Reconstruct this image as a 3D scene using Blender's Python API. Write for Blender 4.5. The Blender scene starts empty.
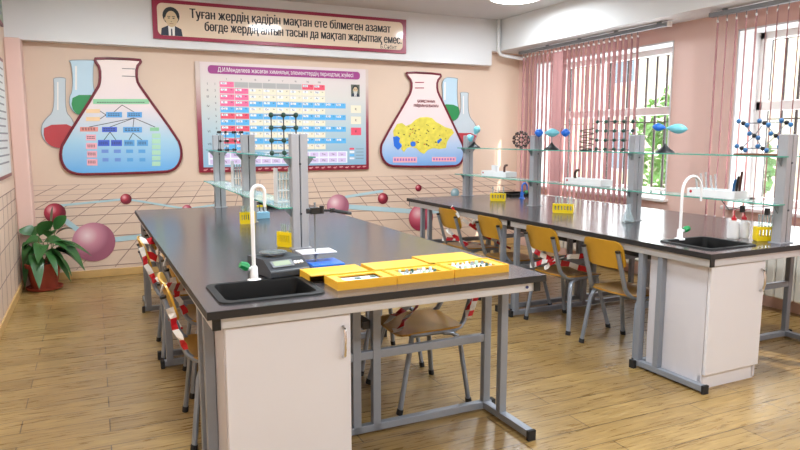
import bpy, math, random
from mathutils import Vector, Matrix
from mathutils.geometry import tessellate_polygon, interpolate_bezier
random.seed(7)
scene = bpy.context.scene
PI = math.pi
# ------------------------------------------------------------------ camera
F_PX, YAW, PITCH, ROLL, CAM_H = 652.36, math.radians(25.053), math.radians(7.627), math.radians(0.03), 1.387
fw = Vector((math.sin(YAW)*math.cos(PITCH), math.cos(YAW)*math.cos(PITCH), -math.sin(PITCH)))
rt = Vector((math.cos(YAW), -math.sin(YAW), 0)); up = rt.cross(fw)
r2 = rt*math.cos(ROLL) + up*math.sin(ROLL); u2 = up*math.cos(ROLL) - rt*math.sin(ROLL)
cd = bpy.data.cameras.new('camera'); cam = bpy.data.objects.new('camera', cd); scene.collection.objects.link(cam)
m = Matrix.Identity(4)
for i in range(3):
    m[i][0], m[i][1], m[i][2] = r2[i], u2[i], -fw[i]
m[2][3] = CAM_H
cam.matrix_world = m
cd.sensor_width = 36; cd.lens = F_PX/800*36; cd.clip_start = .05; cd.clip_end = 200
scene.camera = cam
# ------------------------------------------------------------------ world, sun, daylight, exposure
w = bpy.data.worlds.new('sky'); scene.world = w; w.use_nodes = True
bg = w.node_tree.nodes['Background']; bg.inputs[0].default_value = (.86, .93, 1, 1); bg.inputs[1].default_value = 3.8
def lamp(name, kind, loc, energy, rot=None, target=None, **kw):
    l = bpy.data.lights.new(name, kind); l.energy = energy
    for k, v in kw.items(): setattr(l, k, v)
    o = bpy.data.objects.new(name, l); scene.collection.objects.link(o); o.location = loc
    if target is not None: o.rotation_euler = (Vector(target)-Vector(loc)).to_track_quat('-Z', 'Y').to_euler()
    return o
lamp('sun', 'SUN', (9, 1, 6), 6, target=(9-.42, 1+.72, 6-.55), angle=math.radians(.6), color=(1, .93, .82))
for yy in (4.25, 2.6, 5.8, .6):
    lamp('window_daylight', 'AREA', (5.6, yy, 1.6), 45, target=(0, yy, .9), shape='RECTANGLE', size=1.5, size_y=1.5, color=(.86, .94, 1))
LAMP_W = 34
scene.view_settings.view_transform = 'Standard'; scene.view_settings.look = 'None'
scene.view_settings.exposure = 0.26; scene.view_settings.gamma = 1.0; scene.view_settings.use_curve_mapping = False
# ------------------------------------------------------------------ materials
def lin(c): return tuple(((v/255)/12.92 if v/255 <= .04045 else ((v/255+.055)/1.055)**2.4) for v in c[:3]) + (1,)
MATS = {}
def mat(name, rgb, rough=.5, metal=0, spec=.5, noise=0, nscale=8, bump=0, trans=0, emit=0, alpha=1, coat=0):
    if name in MATS: return MATS[name]
    mt = bpy.data.materials.new(name); mt.use_nodes = True; nt = mt.node_tree; b = nt.nodes['Principled BSDF']
    b.inputs['Base Color'].default_value = lin(rgb); b.inputs['Roughness'].default_value = rough
    b.inputs['Metallic'].default_value = metal; b.inputs['Specular IOR Level'].default_value = spec
    b.inputs['Transmission Weight'].default_value = trans; b.inputs['Coat Weight'].default_value = coat
    if emit: b.inputs['Emission Color'].default_value = lin(rgb); b.inputs['Emission Strength'].default_value = emit
    if alpha < 1: b.inputs['Alpha'].default_value = alpha
    if noise or bump:
        tc = nt.nodes.new('ShaderNodeTexCoord'); n = nt.nodes.new('ShaderNodeTexNoise'); n.inputs['Scale'].default_value = nscale; n.inputs['Detail'].default_value = 4
        nt.links.new(tc.outputs['Object'], n.inputs['Vector'])
        if noise:
            mx = nt.nodes.new('ShaderNodeMix'); mx.data_type = 'RGBA'; mx.blend_type = 'MULTIPLY'
            r = nt.nodes.new('ShaderNodeMapRange'); r.inputs[3].default_value = 1-noise; r.inputs[4].default_value = 1+noise*.4
            nt.links.new(n.outputs['Fac'], r.inputs[0]); mx.inputs[0].default_value = 1
            mx.inputs[6].default_value = lin(rgb); nt.links.new(r.outputs[0], mx.inputs[7]); nt.links.new(mx.outputs[2], b.inputs['Base Color'])
        if bump:
            bp = nt.nodes.new('ShaderNodeBump'); bp.inputs['Strength'].default_value = bump; bp.inputs['Distance'].default_value = .01
            nt.links.new(n.outputs['Fac'], bp.inputs['Height']); nt.links.new(bp.outputs[0], b.inputs['Normal'])
    MATS[name] = mt; return mt
def gradient(name, stops, z0, z1, rough=.3, axis='Z'):
    mt = bpy.data.materials.new(name); mt.use_nodes = True; nt = mt.node_tree; b = nt.nodes['Principled BSDF']
    tc = nt.nodes.new('ShaderNodeTexCoord'); sx = nt.nodes.new('ShaderNodeSeparateXYZ'); mr = nt.nodes.new('ShaderNodeMapRange'); cr = nt.nodes.new('ShaderNodeValToRGB')
    nt.links.new(tc.outputs['Object'], sx.inputs[0]); nt.links.new(sx.outputs[axis], mr.inputs[0]); mr.inputs[1].default_value = z0; mr.inputs[2].default_value = z1
    nt.links.new(mr.outputs[0], cr.inputs[0]); nt.links.new(cr.outputs[0], b.inputs['Base Color']); b.inputs['Roughness'].default_value = rough
    el = cr.color_ramp.elements
    for i, (p, c) in enumerate(stops):
        e = el[i] if i < 2 else el.new(p)
        e.position = p; e.color = lin(c)
    MATS[name] = mt; return mt
M = dict(
 white=mat('white_paint', (226, 226, 226), .6, noise=.03, nscale=3),
 ceil=mat('ceiling_paint', (208, 207, 207), .7, noise=.04, nscale=2),
 peach=mat('peach_paint', (219, 194, 173), .55, noise=.05, nscale=2.5),
 pink=mat('pink_paint', (226, 190, 178), .55, noise=.05, nscale=2.5),
 post=mat('post_aluminium', (168, 170, 176), .4, metal=.3, noise=.04, nscale=30),
 rail=mat('blind_rail_grey', (132, 134, 138), .45, metal=.2, noise=.03),
 pvc=mat('white_pvc', (235, 233, 230), .35, noise=.02),
 steel=mat('grey_metal', (142, 148, 158), .38, metal=.25, noise=.04, nscale=30),
 tube=mat('chair_tube', (140, 148, 160), .35, metal=.35, noise=.04, nscale=30),
 alu=mat('aluminium', (206, 208, 213), .4, metal=.3, noise=.04, nscale=30),
 black=mat('black_plastic', (22, 22, 24), .45, noise=.05, nscale=30),
 sink=mat('black_basin', (10, 10, 11), .5, spec=.25, noise=.05, nscale=20),
 rubber=mat('black_rubber', (26, 26, 28), .7, noise=.1, nscale=40),
 top=mat('tabletop_laminate', (70, 66, 68), .2, spec=.6, noise=.12, nscale=60, coat=.0),
 edge=mat('tabletop_edge', (34, 33, 34), .5, noise=.05, nscale=30),
 cab=mat('cabinet_laminate', (220, 220, 226), .4, noise=.02, nscale=6),
 cabin=mat('cabinet_side', (204, 202, 208), .45, noise=.02, nscale=6),
 chrome=mat('chrome', (215, 215, 218), .18, metal=1, noise=.02),
 ply=mat('varnished_plywood', (206, 156, 50), .3, noise=.25, nscale=6),
 seatply=mat('varnished_seat', (192, 142, 60), .28, noise=.25, nscale=6),
 yellow=mat('yellow_card', (236, 178, 44), .5, noise=.05, nscale=12),
 yplastic=mat('yellow_plastic', (246, 214, 20), .35, noise=.04, nscale=12),
 red=mat('tape_red', (200, 24, 36), .4, noise=.06, nscale=20),
 twhite=mat('tape_white', (240, 236, 232), .4, noise=.05, nscale=20),
 wplastic=mat('white_plastic', (238, 238, 240), .3, noise=.02),
 clear=mat('clear_glass', (245, 250, 250), .05, trans=1, alpha=.35),
 milky=mat('milky_plastic', (235, 235, 236), .3, alpha=.55, noise=.02),
 green=mat('green_plastic', (28, 140, 78), .35, noise=.05),
 dgreen=mat('dark_green_ball', (24, 66, 56), .4, noise=.05),
 blue=mat('blue_plastic', (34, 110, 214), .3, noise=.04),
 lblue=mat('light_blue_plastic', (120, 196, 212), .3, noise=.04),
 mblue=mat('steel_blue_ball', (44, 104, 158), .35, noise=.04),
 redp=mat('red_plastic', (196, 36, 52), .35, noise=.05),
 brown=mat('brown_wood', (112, 74, 44), .5, noise=.2, nscale=20),
 darkbrown=mat('dark_brown', (74, 40, 32), .45, noise=.1),
 terracotta=mat('terracotta', (158, 66, 46), .6, noise=.12, nscale=12),
 soil=mat('soil', (52, 38, 30), .95, noise=.4, nscale=60, bump=.6),
 leaf=mat('leaf_green', (56, 104, 50), .35, noise=.35, nscale=14),
 stem=mat('stem_green', (104, 112, 62), .5, noise=.2, nscale=20),
 maroon=mat('maroon_frame', (112, 20, 40), .35, noise=.08),
 crimson=mat('crimson_frame', (150, 26, 62), .35, noise=.08),
 cream=mat('banner_cream', (236, 214, 190), .1, noise=.03),
 ink=mat('black_ink', (36, 30, 36), .5, noise=.02),
 grey=mat('grey_plastic', (120, 126, 132), .4, noise=.04),
 dgrey=mat('dark_grey_plastic', (58, 62, 68), .4, noise=.04),
 lcd=mat('lcd_grey', (158, 172, 150), .25, noise=.02),
 skirt=mat('oak_skirting', (204, 166, 106), .45, noise=.15, nscale=10),
 radiator=mat('radiator_enamel', (228, 224, 214), .35, noise=.02),
 bars=mat('grille_iron', (44, 36, 30), .6, noise=.1),
 facade=mat('facade_ochre', (232, 222, 190), .8, noise=.1, nscale=1.2),
 facade2=mat('facade_base', (186, 172, 150), .85, noise=.1, nscale=1.2),
 asphalt=mat('paving', (176, 172, 164), .9, noise=.15, nscale=1),
 tree=mat('tree_foliage', (96, 148, 62), .6, noise=.35, nscale=3),
 bark=mat('bark', (96, 76, 58), .9, noise=.3, nscale=8, bump=.4),
)
# window glass: transparent with reflections
g = bpy.data.materials.new('window_glass'); g.use_nodes = True; nt = g.node_tree; nt.nodes.remove(nt.nodes['Principled BSDF'])
tr = nt.nodes.new('ShaderNodeBsdfTransparent'); gl = nt.nodes.new('ShaderNodeBsdfGlossy'); gl.inputs['Roughness'].default_value = .02
mx = nt.nodes.new('ShaderNodeMixShader'); mx.inputs[0].default_value = .06
nt.links.new(tr.outputs[0], mx.inputs[1]); nt.links.new(gl.outputs[0], mx.inputs[2]); nt.links.new(mx.outputs[0], nt.nodes['Material Output'].inputs[0]); M['pane'] = g
def glassy(name, rgb, fac, rough=.03):
    g = bpy.data.materials.new(name); g.use_nodes = True; nt = g.node_tree; nt.nodes.remove(nt.nodes['Principled BSDF'])
    tr = nt.nodes.new('ShaderNodeBsdfTransparent'); tr.inputs[0].default_value = lin(rgb)
    gl = nt.nodes.new('ShaderNodeBsdfPrincipled'); gl.inputs['Base Color'].default_value = lin(rgb); gl.inputs['Roughness'].default_value = rough
    mx = nt.nodes.new('ShaderNodeMixShader'); lw = nt.nodes.new('ShaderNodeLayerWeight'); lw.inputs[0].default_value = .35
    mr = nt.nodes.new('ShaderNodeMapRange'); mr.inputs[3].default_value = fac; mr.inputs[4].default_value = min(1, fac+.55)
    nt.links.new(lw.outputs['Facing'], mr.inputs[0]); nt.links.new(mr.outputs[0], mx.inputs[0])
    nt.links.new(tr.outputs[0], mx.inputs[1]); nt.links.new(gl.outputs[0], mx.inputs[2]); nt.links.new(mx.outputs[0], nt.nodes['Material Output'].inputs[0]); M[name] = g; return g
glassy('shelf_glass', (226, 242, 238), .05); glassy('shelf_edge', (90, 176, 156), .75, .2)
glassy('lab_glass', (240, 246, 248), .2); glassy('acrylic', (236, 240, 242), .42)
# blind fabric: diffuse + translucent
def fabric(name, rgb, tl=.45):
    g = bpy.data.materials.new(name); g.use_nodes = True; nt = g.node_tree; nt.nodes.remove(nt.nodes['Principled BSDF'])
    d = nt.nodes.new('ShaderNodeBsdfDiffuse'); t = nt.nodes.new('ShaderNodeBsdfTranslucent'); mx = nt.nodes.new('ShaderNodeMixShader'); mx.inputs[0].default_value = tl
    tc = nt.nodes.new('ShaderNodeTexCoord'); n = nt.nodes.new('ShaderNodeTexNoise'); n.inputs['Scale'].default_value = 60
    cr = nt.nodes.new('ShaderNodeValToRGB'); cr.color_ramp.elements[0].color = tuple(.86*v for v in lin(rgb)[:3])+(1,); cr.color_ramp.elements[1].color = lin(rgb)
    nt.links.new(tc.outputs['Object'], n.inputs[0]); nt.links.new(n.outputs['Fac'], cr.inputs[0])
    nt.links.new(cr.outputs[0], d.inputs[0]); nt.links.new(cr.outputs[0], t.inputs[0])
    nt.links.new(d.outputs[0], mx.inputs[1]); nt.links.new(t.outputs[0], mx.inputs[2]); nt.links.new(mx.outputs[0], nt.nodes['Material Output'].inputs[0]); M[name] = g; return g
fabric('blind_pink', (164, 122, 120), .3)
# wood plank floor
def floor_mat():
    mt = bpy.data.materials.new('wood_plank_floor'); mt.use_nodes = True; nt = mt.node_tree; b = nt.nodes['Principled BSDF']; L = nt.links
    tc = nt.nodes.new('ShaderNodeTexCoord'); br = nt.nodes.new('ShaderNodeTexBrick')
    mp = nt.nodes.new('ShaderNodeMapping'); L.new(tc.outputs['Object'], mp.inputs[0]); L.new(mp.outputs[0], br.inputs['Vector'])
    br.inputs['Scale'].default_value = 1; br.inputs['Brick Width'].default_value = 1.05; br.inputs['Row Height'].default_value = .155; br.inputs['Mortar Size'].default_value = .003
    br.inputs['Mortar Smooth'].default_value = .1; br.inputs['Bias'].default_value = 0; br.offset = .37
    br.inputs['Color1'].default_value = lin((176, 146, 94)); br.inputs['Color2'].default_value = lin((156, 127, 80)); br.inputs['Mortar'].default_value = lin((98, 76, 48))
    mp2 = nt.nodes.new('ShaderNodeMapping'); mp2.inputs['Scale'].default_value = (1.9, 22, 1); L.new(tc.outputs['Object'], mp2.inputs[0])
    n = nt.nodes.new('ShaderNodeTexNoise'); n.inputs['Scale'].default_value = 2.2; n.inputs['Detail'].default_value = 8; n.inputs['Roughness'].default_value = .62; n.inputs['Distortion'].default_value = .9
    L.new(mp2.outputs[0], n.inputs[0])
    cr = nt.nodes.new('ShaderNodeValToRGB'); cr.color_ramp.elements[0].position = .22; cr.color_ramp.elements[0].color = lin((168, 154, 130)); cr.color_ramp.elements[1].position = .72; cr.color_ramp.elements[1].color = (1.08, 1.08, 1.04, 1)
    L.new(n.outputs['Fac'], cr.inputs[0])
    mx = nt.nodes.new('ShaderNodeMix'); mx.data_type = 'RGBA'; mx.blend_type = 'MULTIPLY'; mx.inputs[0].default_value = 1
    L.new(br.outputs['Color'], mx.inputs[6]); L.new(cr.outputs[0], mx.inputs[7]); L.new(mx.outputs[2], b.inputs['Base Color'])
    mr = nt.nodes.new('ShaderNodeMapRange'); mr.inputs[3].default_value = .2; mr.inputs[4].default_value = .38; L.new(n.outputs['Fac'], mr.inputs[0]); L.new(mr.outputs[0], b.inputs['Roughness'])
    bp = nt.nodes.new('ShaderNodeBump'); bp.inputs['Strength'].default_value = .25; bp.inputs['Distance'].default_value = .004; L.new(n.outputs['Fac'], bp.inputs['Height']); L.new(bp.outputs[0], b.inputs['Normal'])
    b.inputs['Specular IOR Level'].default_value = .5
    return mt
M['floor'] = floor_mat()
# ------------------------------------------------------------------ mesh builder
class MB:
    def __init__(s): s.v = []; s.f = []; s.mi = []; s.mats = []; s.sm = []
    def _mi(s, m):
        if m not in s.mats: s.mats.append(m)
        return s.mats.index(m)
    def add(s, vs, fs, m, smooth=False):
        o = len(s.v); s.v += [tuple(v) for v in vs]; k = s._mi(m)
        for f in fs: s.f.append([i+o for i in f]); s.mi.append(k); s.sm.append(smooth)
    def box(s, a, b, m, mtx=None):
        x0, y0, z0 = a; x1, y1, z1 = b
        vs = [Vector(p) for p in ((x0,y0,z0),(x1,y0,z0),(x1,y1,z0),(x0,y1,z0),(x0,y0,z1),(x1,y0,z1),(x1,y1,z1),(x0,y1,z1))]
        if mtx: vs = [mtx @ v for v in vs]
        s.add(vs, [(3,2,1,0),(4,5,6,7),(0,1,5,4),(1,2,6,5),(2,3,7,6),(3,0,4,7)], m); return s
    def prism(s, poly, h, m, mtx=None, smooth=False, m_side=None):
        n = len(poly); vs = [Vector((x, y, 0)) for x, y in poly] + [Vector((x, y, h)) for x, y in poly]
        if mtx: vs = [mtx @ v for v in vs]
        s.add(vs, [list(range(n))[::-1], list(range(n, 2*n))], m)
        s.add(vs, [(i, (i+1) % n, n+(i+1) % n, n+i) for i in range(n)], m_side or m, smooth); return s
    def tube(s, pts, r, m, n=10, flat=1.0, caps=True, side=None):
        pts = [Vector(p) for p in pts]; rings = []
        rr = r if isinstance(r, (list, tuple)) else [r]*len(pts)
        prev = None
        for i, p in enumerate(pts):
            t = (pts[min(i+1, len(pts)-1)] - pts[max(i-1, 0)]).normalized()
            if prev is None:
                a = Vector(side) if side else (Vector((0,0,1)) if abs(t.z) < .9 else Vector((1,0,0)))
                a = (a - t*a.dot(t)).normalized()
            else:
                a = (prev - t*prev.dot(t)).normalized()
            prev = a; b = t.cross(a)
            rings.append([p + a*math.cos(2*PI*k/n)*rr[i] + b*math.sin(2*PI*k/n)*rr[i]*flat for k in range(n)])
        vs = [v for r_ in rings for v in r_]; fs = []
        for i in range(len(pts)-1):
            for k in range(n): fs.append((i*n+k, i*n+(k+1) % n, (i+1)*n+(k+1) % n, (i+1)*n+k))
        s.add(vs, fs, m, True)
        if caps:
            s.add(rings[0], [list(range(n))[::-1]], m); s.add(rings[-1], [list(range(n))], m)
        return s
    def lathe(s, prof, m, c=(0,0,0), n=20, mtx=None, smooth=True):
        vs = []; fs = []; c = Vector(c)
        for r, z in prof:
            for k in range(n): vs.append(Vector((r*math.cos(2*PI*k/n), r*math.sin(2*PI*k/n), z)))
        if mtx: vs = [mtx @ v for v in vs]
        vs = [v + c for v in vs]
        for i in range(len(prof)-1):
            for k in range(n): fs.append((i*n+k, i*n+(k+1) % n, (i+1)*n+(k+1) % n, (i+1)*n+k))
        s.add(vs, fs, m, smooth)
        s.add(vs[:n], [list(range(n))[::-1]], m); s.add(vs[-n:], [list(range(n))], m); return s
    def sphere(s, c, r, m, n=14, sc=(1,1,1), mtx=None):
        k = max(6, n//2); prof = [(max(1e-4, math.sin(PI*i/k))*r, -math.cos(PI*i/k)*r) for i in range(k+1)]
        mm = Matrix.Diagonal((*sc, 1)); mm = (mtx @ mm) if mtx else mm
        return s.lathe(prof, m, c, n, mm)
    def ribbon(s, pts, wv, mats, seg=.05):
        # flat tape along pts, width vector wv, alternating colours
        pts = [Vector(p) for p in pts]; wv = Vector(wv); d = 0; fine = []
        for a, b in zip(pts, pts[1:]):
            k = max(1, round((b-a).length/seg))
            for i in range(k): fine.append(a.lerp(b, i/k))
        fine.append(pts[-1])
        for i, (a, b) in enumerate(zip(fine, fine[1:])):
            tw = wv; nn = (b-a).cross(tw)
            nn = nn.normalized()*.0008 if nn.length > 1e-9 else Vector((0,0,.0008))
            vs = [a-tw/2-nn, a+tw/2-nn, b+tw/2-nn, b-tw/2-nn, a-tw/2+nn, a+tw/2+nn, b+tw/2+nn, b-tw/2+nn]
            s.add(vs, [(0,1,2,3),(7,6,5,4),(0,4,5,1),(2,6,7,3),(1,5,6,2),(3,7,4,0)], mats[i % 2])
        return s
    def build(s, name, parent=None, bevel=0, kind=None, loc=None, sharp=35):
        me = bpy.data.meshes.new(name); me.from_pydata(s.v, [], s.f)
        for mm in s.mats: me.materials.append(mm)
        for p, k, q in zip(me.polygons, s.mi, s.sm): p.material_index = k; p.use_smooth = q
        me.update()
        if any(s.sm): me.set_sharp_from_angle(angle=math.radians(sharp))
        o = bpy.data.objects.new(name, me); scene.collection.objects.link(o)
        if parent: o.parent = parent
        if loc: o.location = loc
        if kind: o['kind'] = kind
        if bevel:
            bm = o.modifiers.new('bevel', 'BEVEL'); bm.width = bevel; bm.segments = 2; bm.limit_method = 'ANGLE'; bm.angle_limit = math.radians(50)
        return o
def tag(o, label, cat, group=None):
    o['label'] = label; o['category'] = cat
    if group: o['group'] = group
    return o
def thing(name, label, cat, loc=(0,0,0), rz=0, group=None):
    o = bpy.data.objects.new(name, None); scene.collection.objects.link(o); o.location = loc; o.rotation_euler = (0,0,rz); o.empty_display_size = .05
    return tag(o, label, cat, group)
CHILD = {}
def copy_thing(root, loc, rz, label=None, group=None):
    def rec(o, parent):
        c = o.copy(); scene.collection.objects.link(c)
        if parent: c.parent = parent
        for ch in [x for x in bpy.data.objects if x.parent == o]: rec(ch, c)
        return c
    c = rec(root, None); c.location = loc; c.rotation_euler = (0,0,rz)
    if label: c['label'] = label
    if group: c['group'] = group
    return c
def text_mesh(txt, size, depth=0, align='CENTER', bold=0):
    # lettering as flat print; every outer contour is filled on its own (glyph contours may overlap)
    cu = bpy.data.curves.new('t', 'FONT'); cu.body = txt; cu.size = size; cu.align_x = align; cu.align_y = 'CENTER'
    o = bpy.data.objects.new('t', cu); scene.collection.objects.link(o)
    cc = o.to_curve(bpy.context.evaluated_depsgraph_get())
    polys = []
    for sp in cc.splines:
        b = sp.bezier_points; pts = []
        for p, q in zip(b[:], b[1:]+b[:1]):
            straight = (p.handle_right-p.co).cross(q.co-p.co).length < 1e-7 and (q.handle_left-q.co).cross(q.co-p.co).length < 1e-7
            for v in (interpolate_bezier(p.co, p.handle_right, q.handle_left, q.co, 5)[:-1] if not straight else [p.co]): pts.append(Vector((v.x, v.y, 0)))
        todo = [pts]
        while todo:
            P = todo.pop(); n = len(P); cut = None
            for i in range(n):
                a, b = P[i], P[(i+1) % n]
                for j in range(i+2, n):
                    if i == 0 and j == n-1: continue
                    c, d = P[j], P[(j+1) % n]; den = (b.x-a.x)*(d.y-c.y)-(b.y-a.y)*(d.x-c.x)
                    if abs(den) < 1e-14: continue
                    t = ((c.x-a.x)*(d.y-c.y)-(c.y-a.y)*(d.x-c.x))/den; q = ((c.x-a.x)*(b.y-a.y)-(c.y-a.y)*(b.x-a.x))/den
                    if 1e-6 < t < 1-1e-6 and 1e-6 < q < 1-1e-6: cut = (i, j, a.lerp(b, t)); break
                if cut: break
            if cut:
                i, j, X = cut; todo += [[X]+P[i+1:j+1], P[:i+1]+[X]+P[j+1:]]
            elif n > 2: polys.append(P)
    o.to_curve_clear(); bpy.data.objects.remove(o); bpy.data.curves.remove(cu)
    area = lambda P: sum(a.x*b.y-b.x*a.y for a, b in zip(P, P[1:]+P[:1]))/2
    def inside(pt, P):
        c = False
        for a, b in zip(P, P[1:]+P[:1]):
            if (a.y > pt.y) != (b.y > pt.y) and pt.x < (b.x-a.x)*(pt.y-a.y)/(b.y-a.y)+a.x: c = not c
        return c
    if not polys: return [], []
    sg = 1 if area(max(polys, key=lambda P: abs(area(P)))) > 0 else -1
    vs, fs = [], []
    for P in polys:
        if area(P)*sg < 0 and any(Q is not P and area(Q)*sg > 0 and inside(P[0], Q) for Q in polys): continue
        loops = [P]+[H for H in polys if H is not P and area(H)*area(P) < 0 and inside(H[0], P)]
        flat = [v for L in loops for v in L]; k = len(vs)
        vs += flat
        for t in tessellate_polygon(loops): fs.append(tuple(k+q for q in t))
    return vs, fs
def put_text(mb, txt, size, x, y, z, m, width=None, shear=0, align='CENTER', bold=0, dbl=0):
    # lettering on a wall that faces -Y
    vs, fs = text_mesh(txt, size, align=align, bold=bold)
    if not vs: return
    if width:
        w0 = max(v.x for v in vs)-min(v.x for v in vs); k = width/w0
    else: k = 1
    mb.add([Vector((x+v.x*k, y-v.z, z+v.y)) for v in vs], fs, m)
    if dbl: mb.add([Vector((x+v.x*k+dbl, y-v.z-.0002, z+v.y)) for v in vs], fs, m)
def px(x, y, Y):
    # a measured photo point carried onto the wall plane at depth Y
    d = fw*F_PX + r2*(x-400) - u2*(y-225); return Vector((0,0,CAM_H)) + d*(Y/d.y)
# ------------------------------------------------------------------ room shell
XL, XR, YB, YF, ZC = -.667, 5.0, 7.1, -2.2, 2.815
def struct(mb, name, **k): return mb.build(name, kind='structure', **k)
struct(MB().box((XL-.3, YF-.2, -.2), (XR+.3, YB+.2, 0), M['floor']), 'floor')
struct(MB().box((XL-.3, YF-.2, ZC), (XR+.3, YB+.2, ZC+.2), M['ceil']), 'ceiling')
wall_back = struct(MB().box((XL-.3, YB, 0), (XR+.3, YB+.2, ZC), M['peach']), 'wall_back')
wall_left = struct(MB().box((XL-.2, YF, 0), (XL, YB, ZC), M['peach']), 'wall_left')
struct(MB().box((XL-.3, YF-.2, 0), (XR+.3, YF, ZC), M['peach']), 'wall_rear')
# window wall with openings
WIN = [(4.62, 6.72), (1.75, 3.93), (-1.4, .9)]; ZS, ZT = .80, 2.29
mb = MB(); ys = [YF]
for a, b in sorted(WIN): ys += [a, b]
ys.append(YB)
for i in range(0, len(ys), 2): mb.box((XR, ys[i], 0), (XR+.45, ys[i+1], ZC), M['pink'])
for a, b in WIN: mb.box((XR, a, 0), (XR+.45, b, ZS), M['pink']); mb.box((XR, a, ZT), (XR+.45, b, ZC), M['pink'])
struct(mb, 'wall_right')
struct(MB().box((XL, 6.97, 2.268), (4.5, YB, ZC), M['white']), 'trim_1')
struct(MB().box((4.61, YF, 2.445), (XR, YB, ZC), M['white']), 'trim_2')
struct(MB().box((4.5, 6.97, 2.445), (4.61, YB, ZC), M['white']), 'trim_3')
struct(MB().box((XL, 6.86, 0), (XL+.13, YB, 2.27), M['pink']), 'trim_4', bevel=.012)
struct(MB().box((XL, YB-.015, 0), (XR, YB, .075), M['skirt']), 'baseboard_back', bevel=.004)
struct(MB().box((XL, YF, 0), (XL+.015, YB, .075), M['skirt']), 'baseboard_left', bevel=.004)
# windows
for i, (a, b) in enumerate(sorted(WIN, reverse=True)):
    fx = XR+.26
    fr = MB()
    for (y0, y1, z0, z1) in ((a, b, ZT-.07, ZT), (a, b, ZS, ZS+.07), (a, a+.07, ZS, ZT), (b-.07, b, ZS, ZT), (a, b, 1.62, 1.70), (a+(b-a)*.62-.04, a+(b-a)*.62+.04, ZS, ZT)):
        fr.box((fx, y0, z0), (fx+.07, y1, z1), M['pvc'])
    wn = struct(fr, 'window_%d' % (i+1), bevel=.006)
    rv = MB(); rv.box((XR-.004, a-.004, ZS), (fx, a+.012, ZT), M['white']); rv.box((XR-.004, b-.012, ZS), (fx, b+.004, ZT), M['white']); rv.box((XR-.004, a, ZT-.012), (fx, b, ZT+.004), M['white']); rv.build('reveal_lining', wn)
    MB().box((fx+.03, a+.05, ZS+.05), (fx+.036, b-.05, ZT-.05), M['pane']).build('pane', wn)
    MB().box((XR-.06, a-.03, ZS-.03), (fx, b+.03, ZS+.002), M['pvc']).build('window_sill', wn, bevel=.008)
    gr = MB(); n = int((b-a)/.135)
    for k in range(n+1):
        y = a+.02+(b-a-.04)*k/n; gr.tube([(XR+.40, y, ZS-.02), (XR+.40, y, ZT+.02)], .013, M['bars'], 6)
    for z in (ZS+.05, 1.55, ZT-.06): gr.box((XR+.395, a, z-.006), (XR+.405, b, z+.006), M['bars'])
    gr.build('grille', wn)
# painted mural on the back wall: perspective grid, rods and balls
def strip(mb, p, q, wd, m, y):
    p = Vector((p[0], y, p[1])); q = Vector((q[0], y, q[1])); d = (q-p).normalized(); n = Vector((-d.z, 0, d.x))*wd/2
    vs = [p-n, q-n, q+n, p+n]; vs += [v+Vector((0,.0012,0)) for v in vs]
    mb.add(vs, [(0,1,2,3),(7,6,5,4),(0,4,5,1),(1,5,6,2),(2,6,7,3),(3,7,4,0)], m)
gridm = mat('mural_line', (156, 128, 120), .6, noise=.1); gridl = mat('mural_line_faint', (196, 170, 156), .6, noise=.1)
mg = MB(); yv = YB-.0022
for z in (.93, .885, .835, .775, .705, .625, .53, .41, .26, .11): strip(mg, (XL+.13, z), (XR, z), (.007 if z < .8 else .006), gridm if z < .8 else gridl, yv)
VX, VZ = 1.75, 2.0
for k in range(-16, 22):
    xt = VX + (k+.4)*.205*(VZ-.93)/(VZ-.885); s0 = (xt-VX)/(VZ-.93)
    za, zb = .93, .09
    xa, xb = VX+s0*(VZ-za), VX+s0*(VZ-zb)
    if xa < XL+.14 or xa > XR: continue
    if xb < XL+.14: zb = VZ-(XL+.14-VX)/s0; xb = XL+.14
    if xb > XR: zb = VZ-(XR-VX)/s0; xb = XR
    strip(mg, (xa, za), (xb, zb), .006, gridm, yv-.0003)
mg.build('painted_grid', wall_back)
mg = MB()
def lstrip(p, q):
    p = Vector((XL+.0022, p[0], p[1])); q = Vector((XL+.0022, q[0], q[1])); d = (q-p).normalized(); n = Vector((0, -d.z, d.y))*.004
    vs = [p-n, q-n, q+n, p+n]; vs += [v-Vector((.0012,0,0)) for v in vs]
    mg.add(vs, [(0,1,2,3),(7,6,5,4),(0,4,5,1),(1,5,6,2),(2,6,7,3),(3,7,4,0)], gridm)
for z in (.93, .835, .705, .53, .30): lstrip((3, z), (6.85, z))
for k in range(14): lstrip((6.8-k*.28, .93), (6.8-k*.28-.22, .09))
mg.build('painted_grid', wall_left)
def ballmat(name, hi, mid, lo):
    mt = bpy.data.materials.new(name); mt.use_nodes = True; nt = mt.node_tree; b = nt.nodes['Principled BSDF']; b.inputs['Roughness'].default_value = .5
    tc = nt.nodes.new('ShaderNodeTexCoord'); mp = nt.nodes.new('ShaderNodeMapping'); mp.inputs['Location'].default_value = (.3, 0, -.35); gr = nt.nodes.new('ShaderNodeVectorMath'); gr.operation = 'LENGTH'; cr = nt.nodes.new('ShaderNodeValToRGB')
    nt.links.new(tc.outputs['Object'], mp.inputs[0]); nt.links.new(mp.outputs[0], gr.inputs[0]); nt.links.new(gr.outputs['Value'], cr.inputs[0]); nt.links.new(cr.outputs[0], b.inputs['Base Color'])
    e = cr.color_ramp.elements; e[0].position = 0; e[0].color = lin(hi); e[1].position = 1.35; e[1].color = lin(lo); k = e.new(.5); k.color = lin(mid); return mt
BR = ballmat('painted_red_ball', (236, 176, 180), (176, 50, 70), (110, 20, 40)); BP = ballmat('painted_pink_ball', (240, 214, 216), (206, 142, 158), (158, 92, 114)); BG = ballmat('painted_blue_ball', (206, 222, 226), (146, 178, 188), (112, 148, 160))
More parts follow.
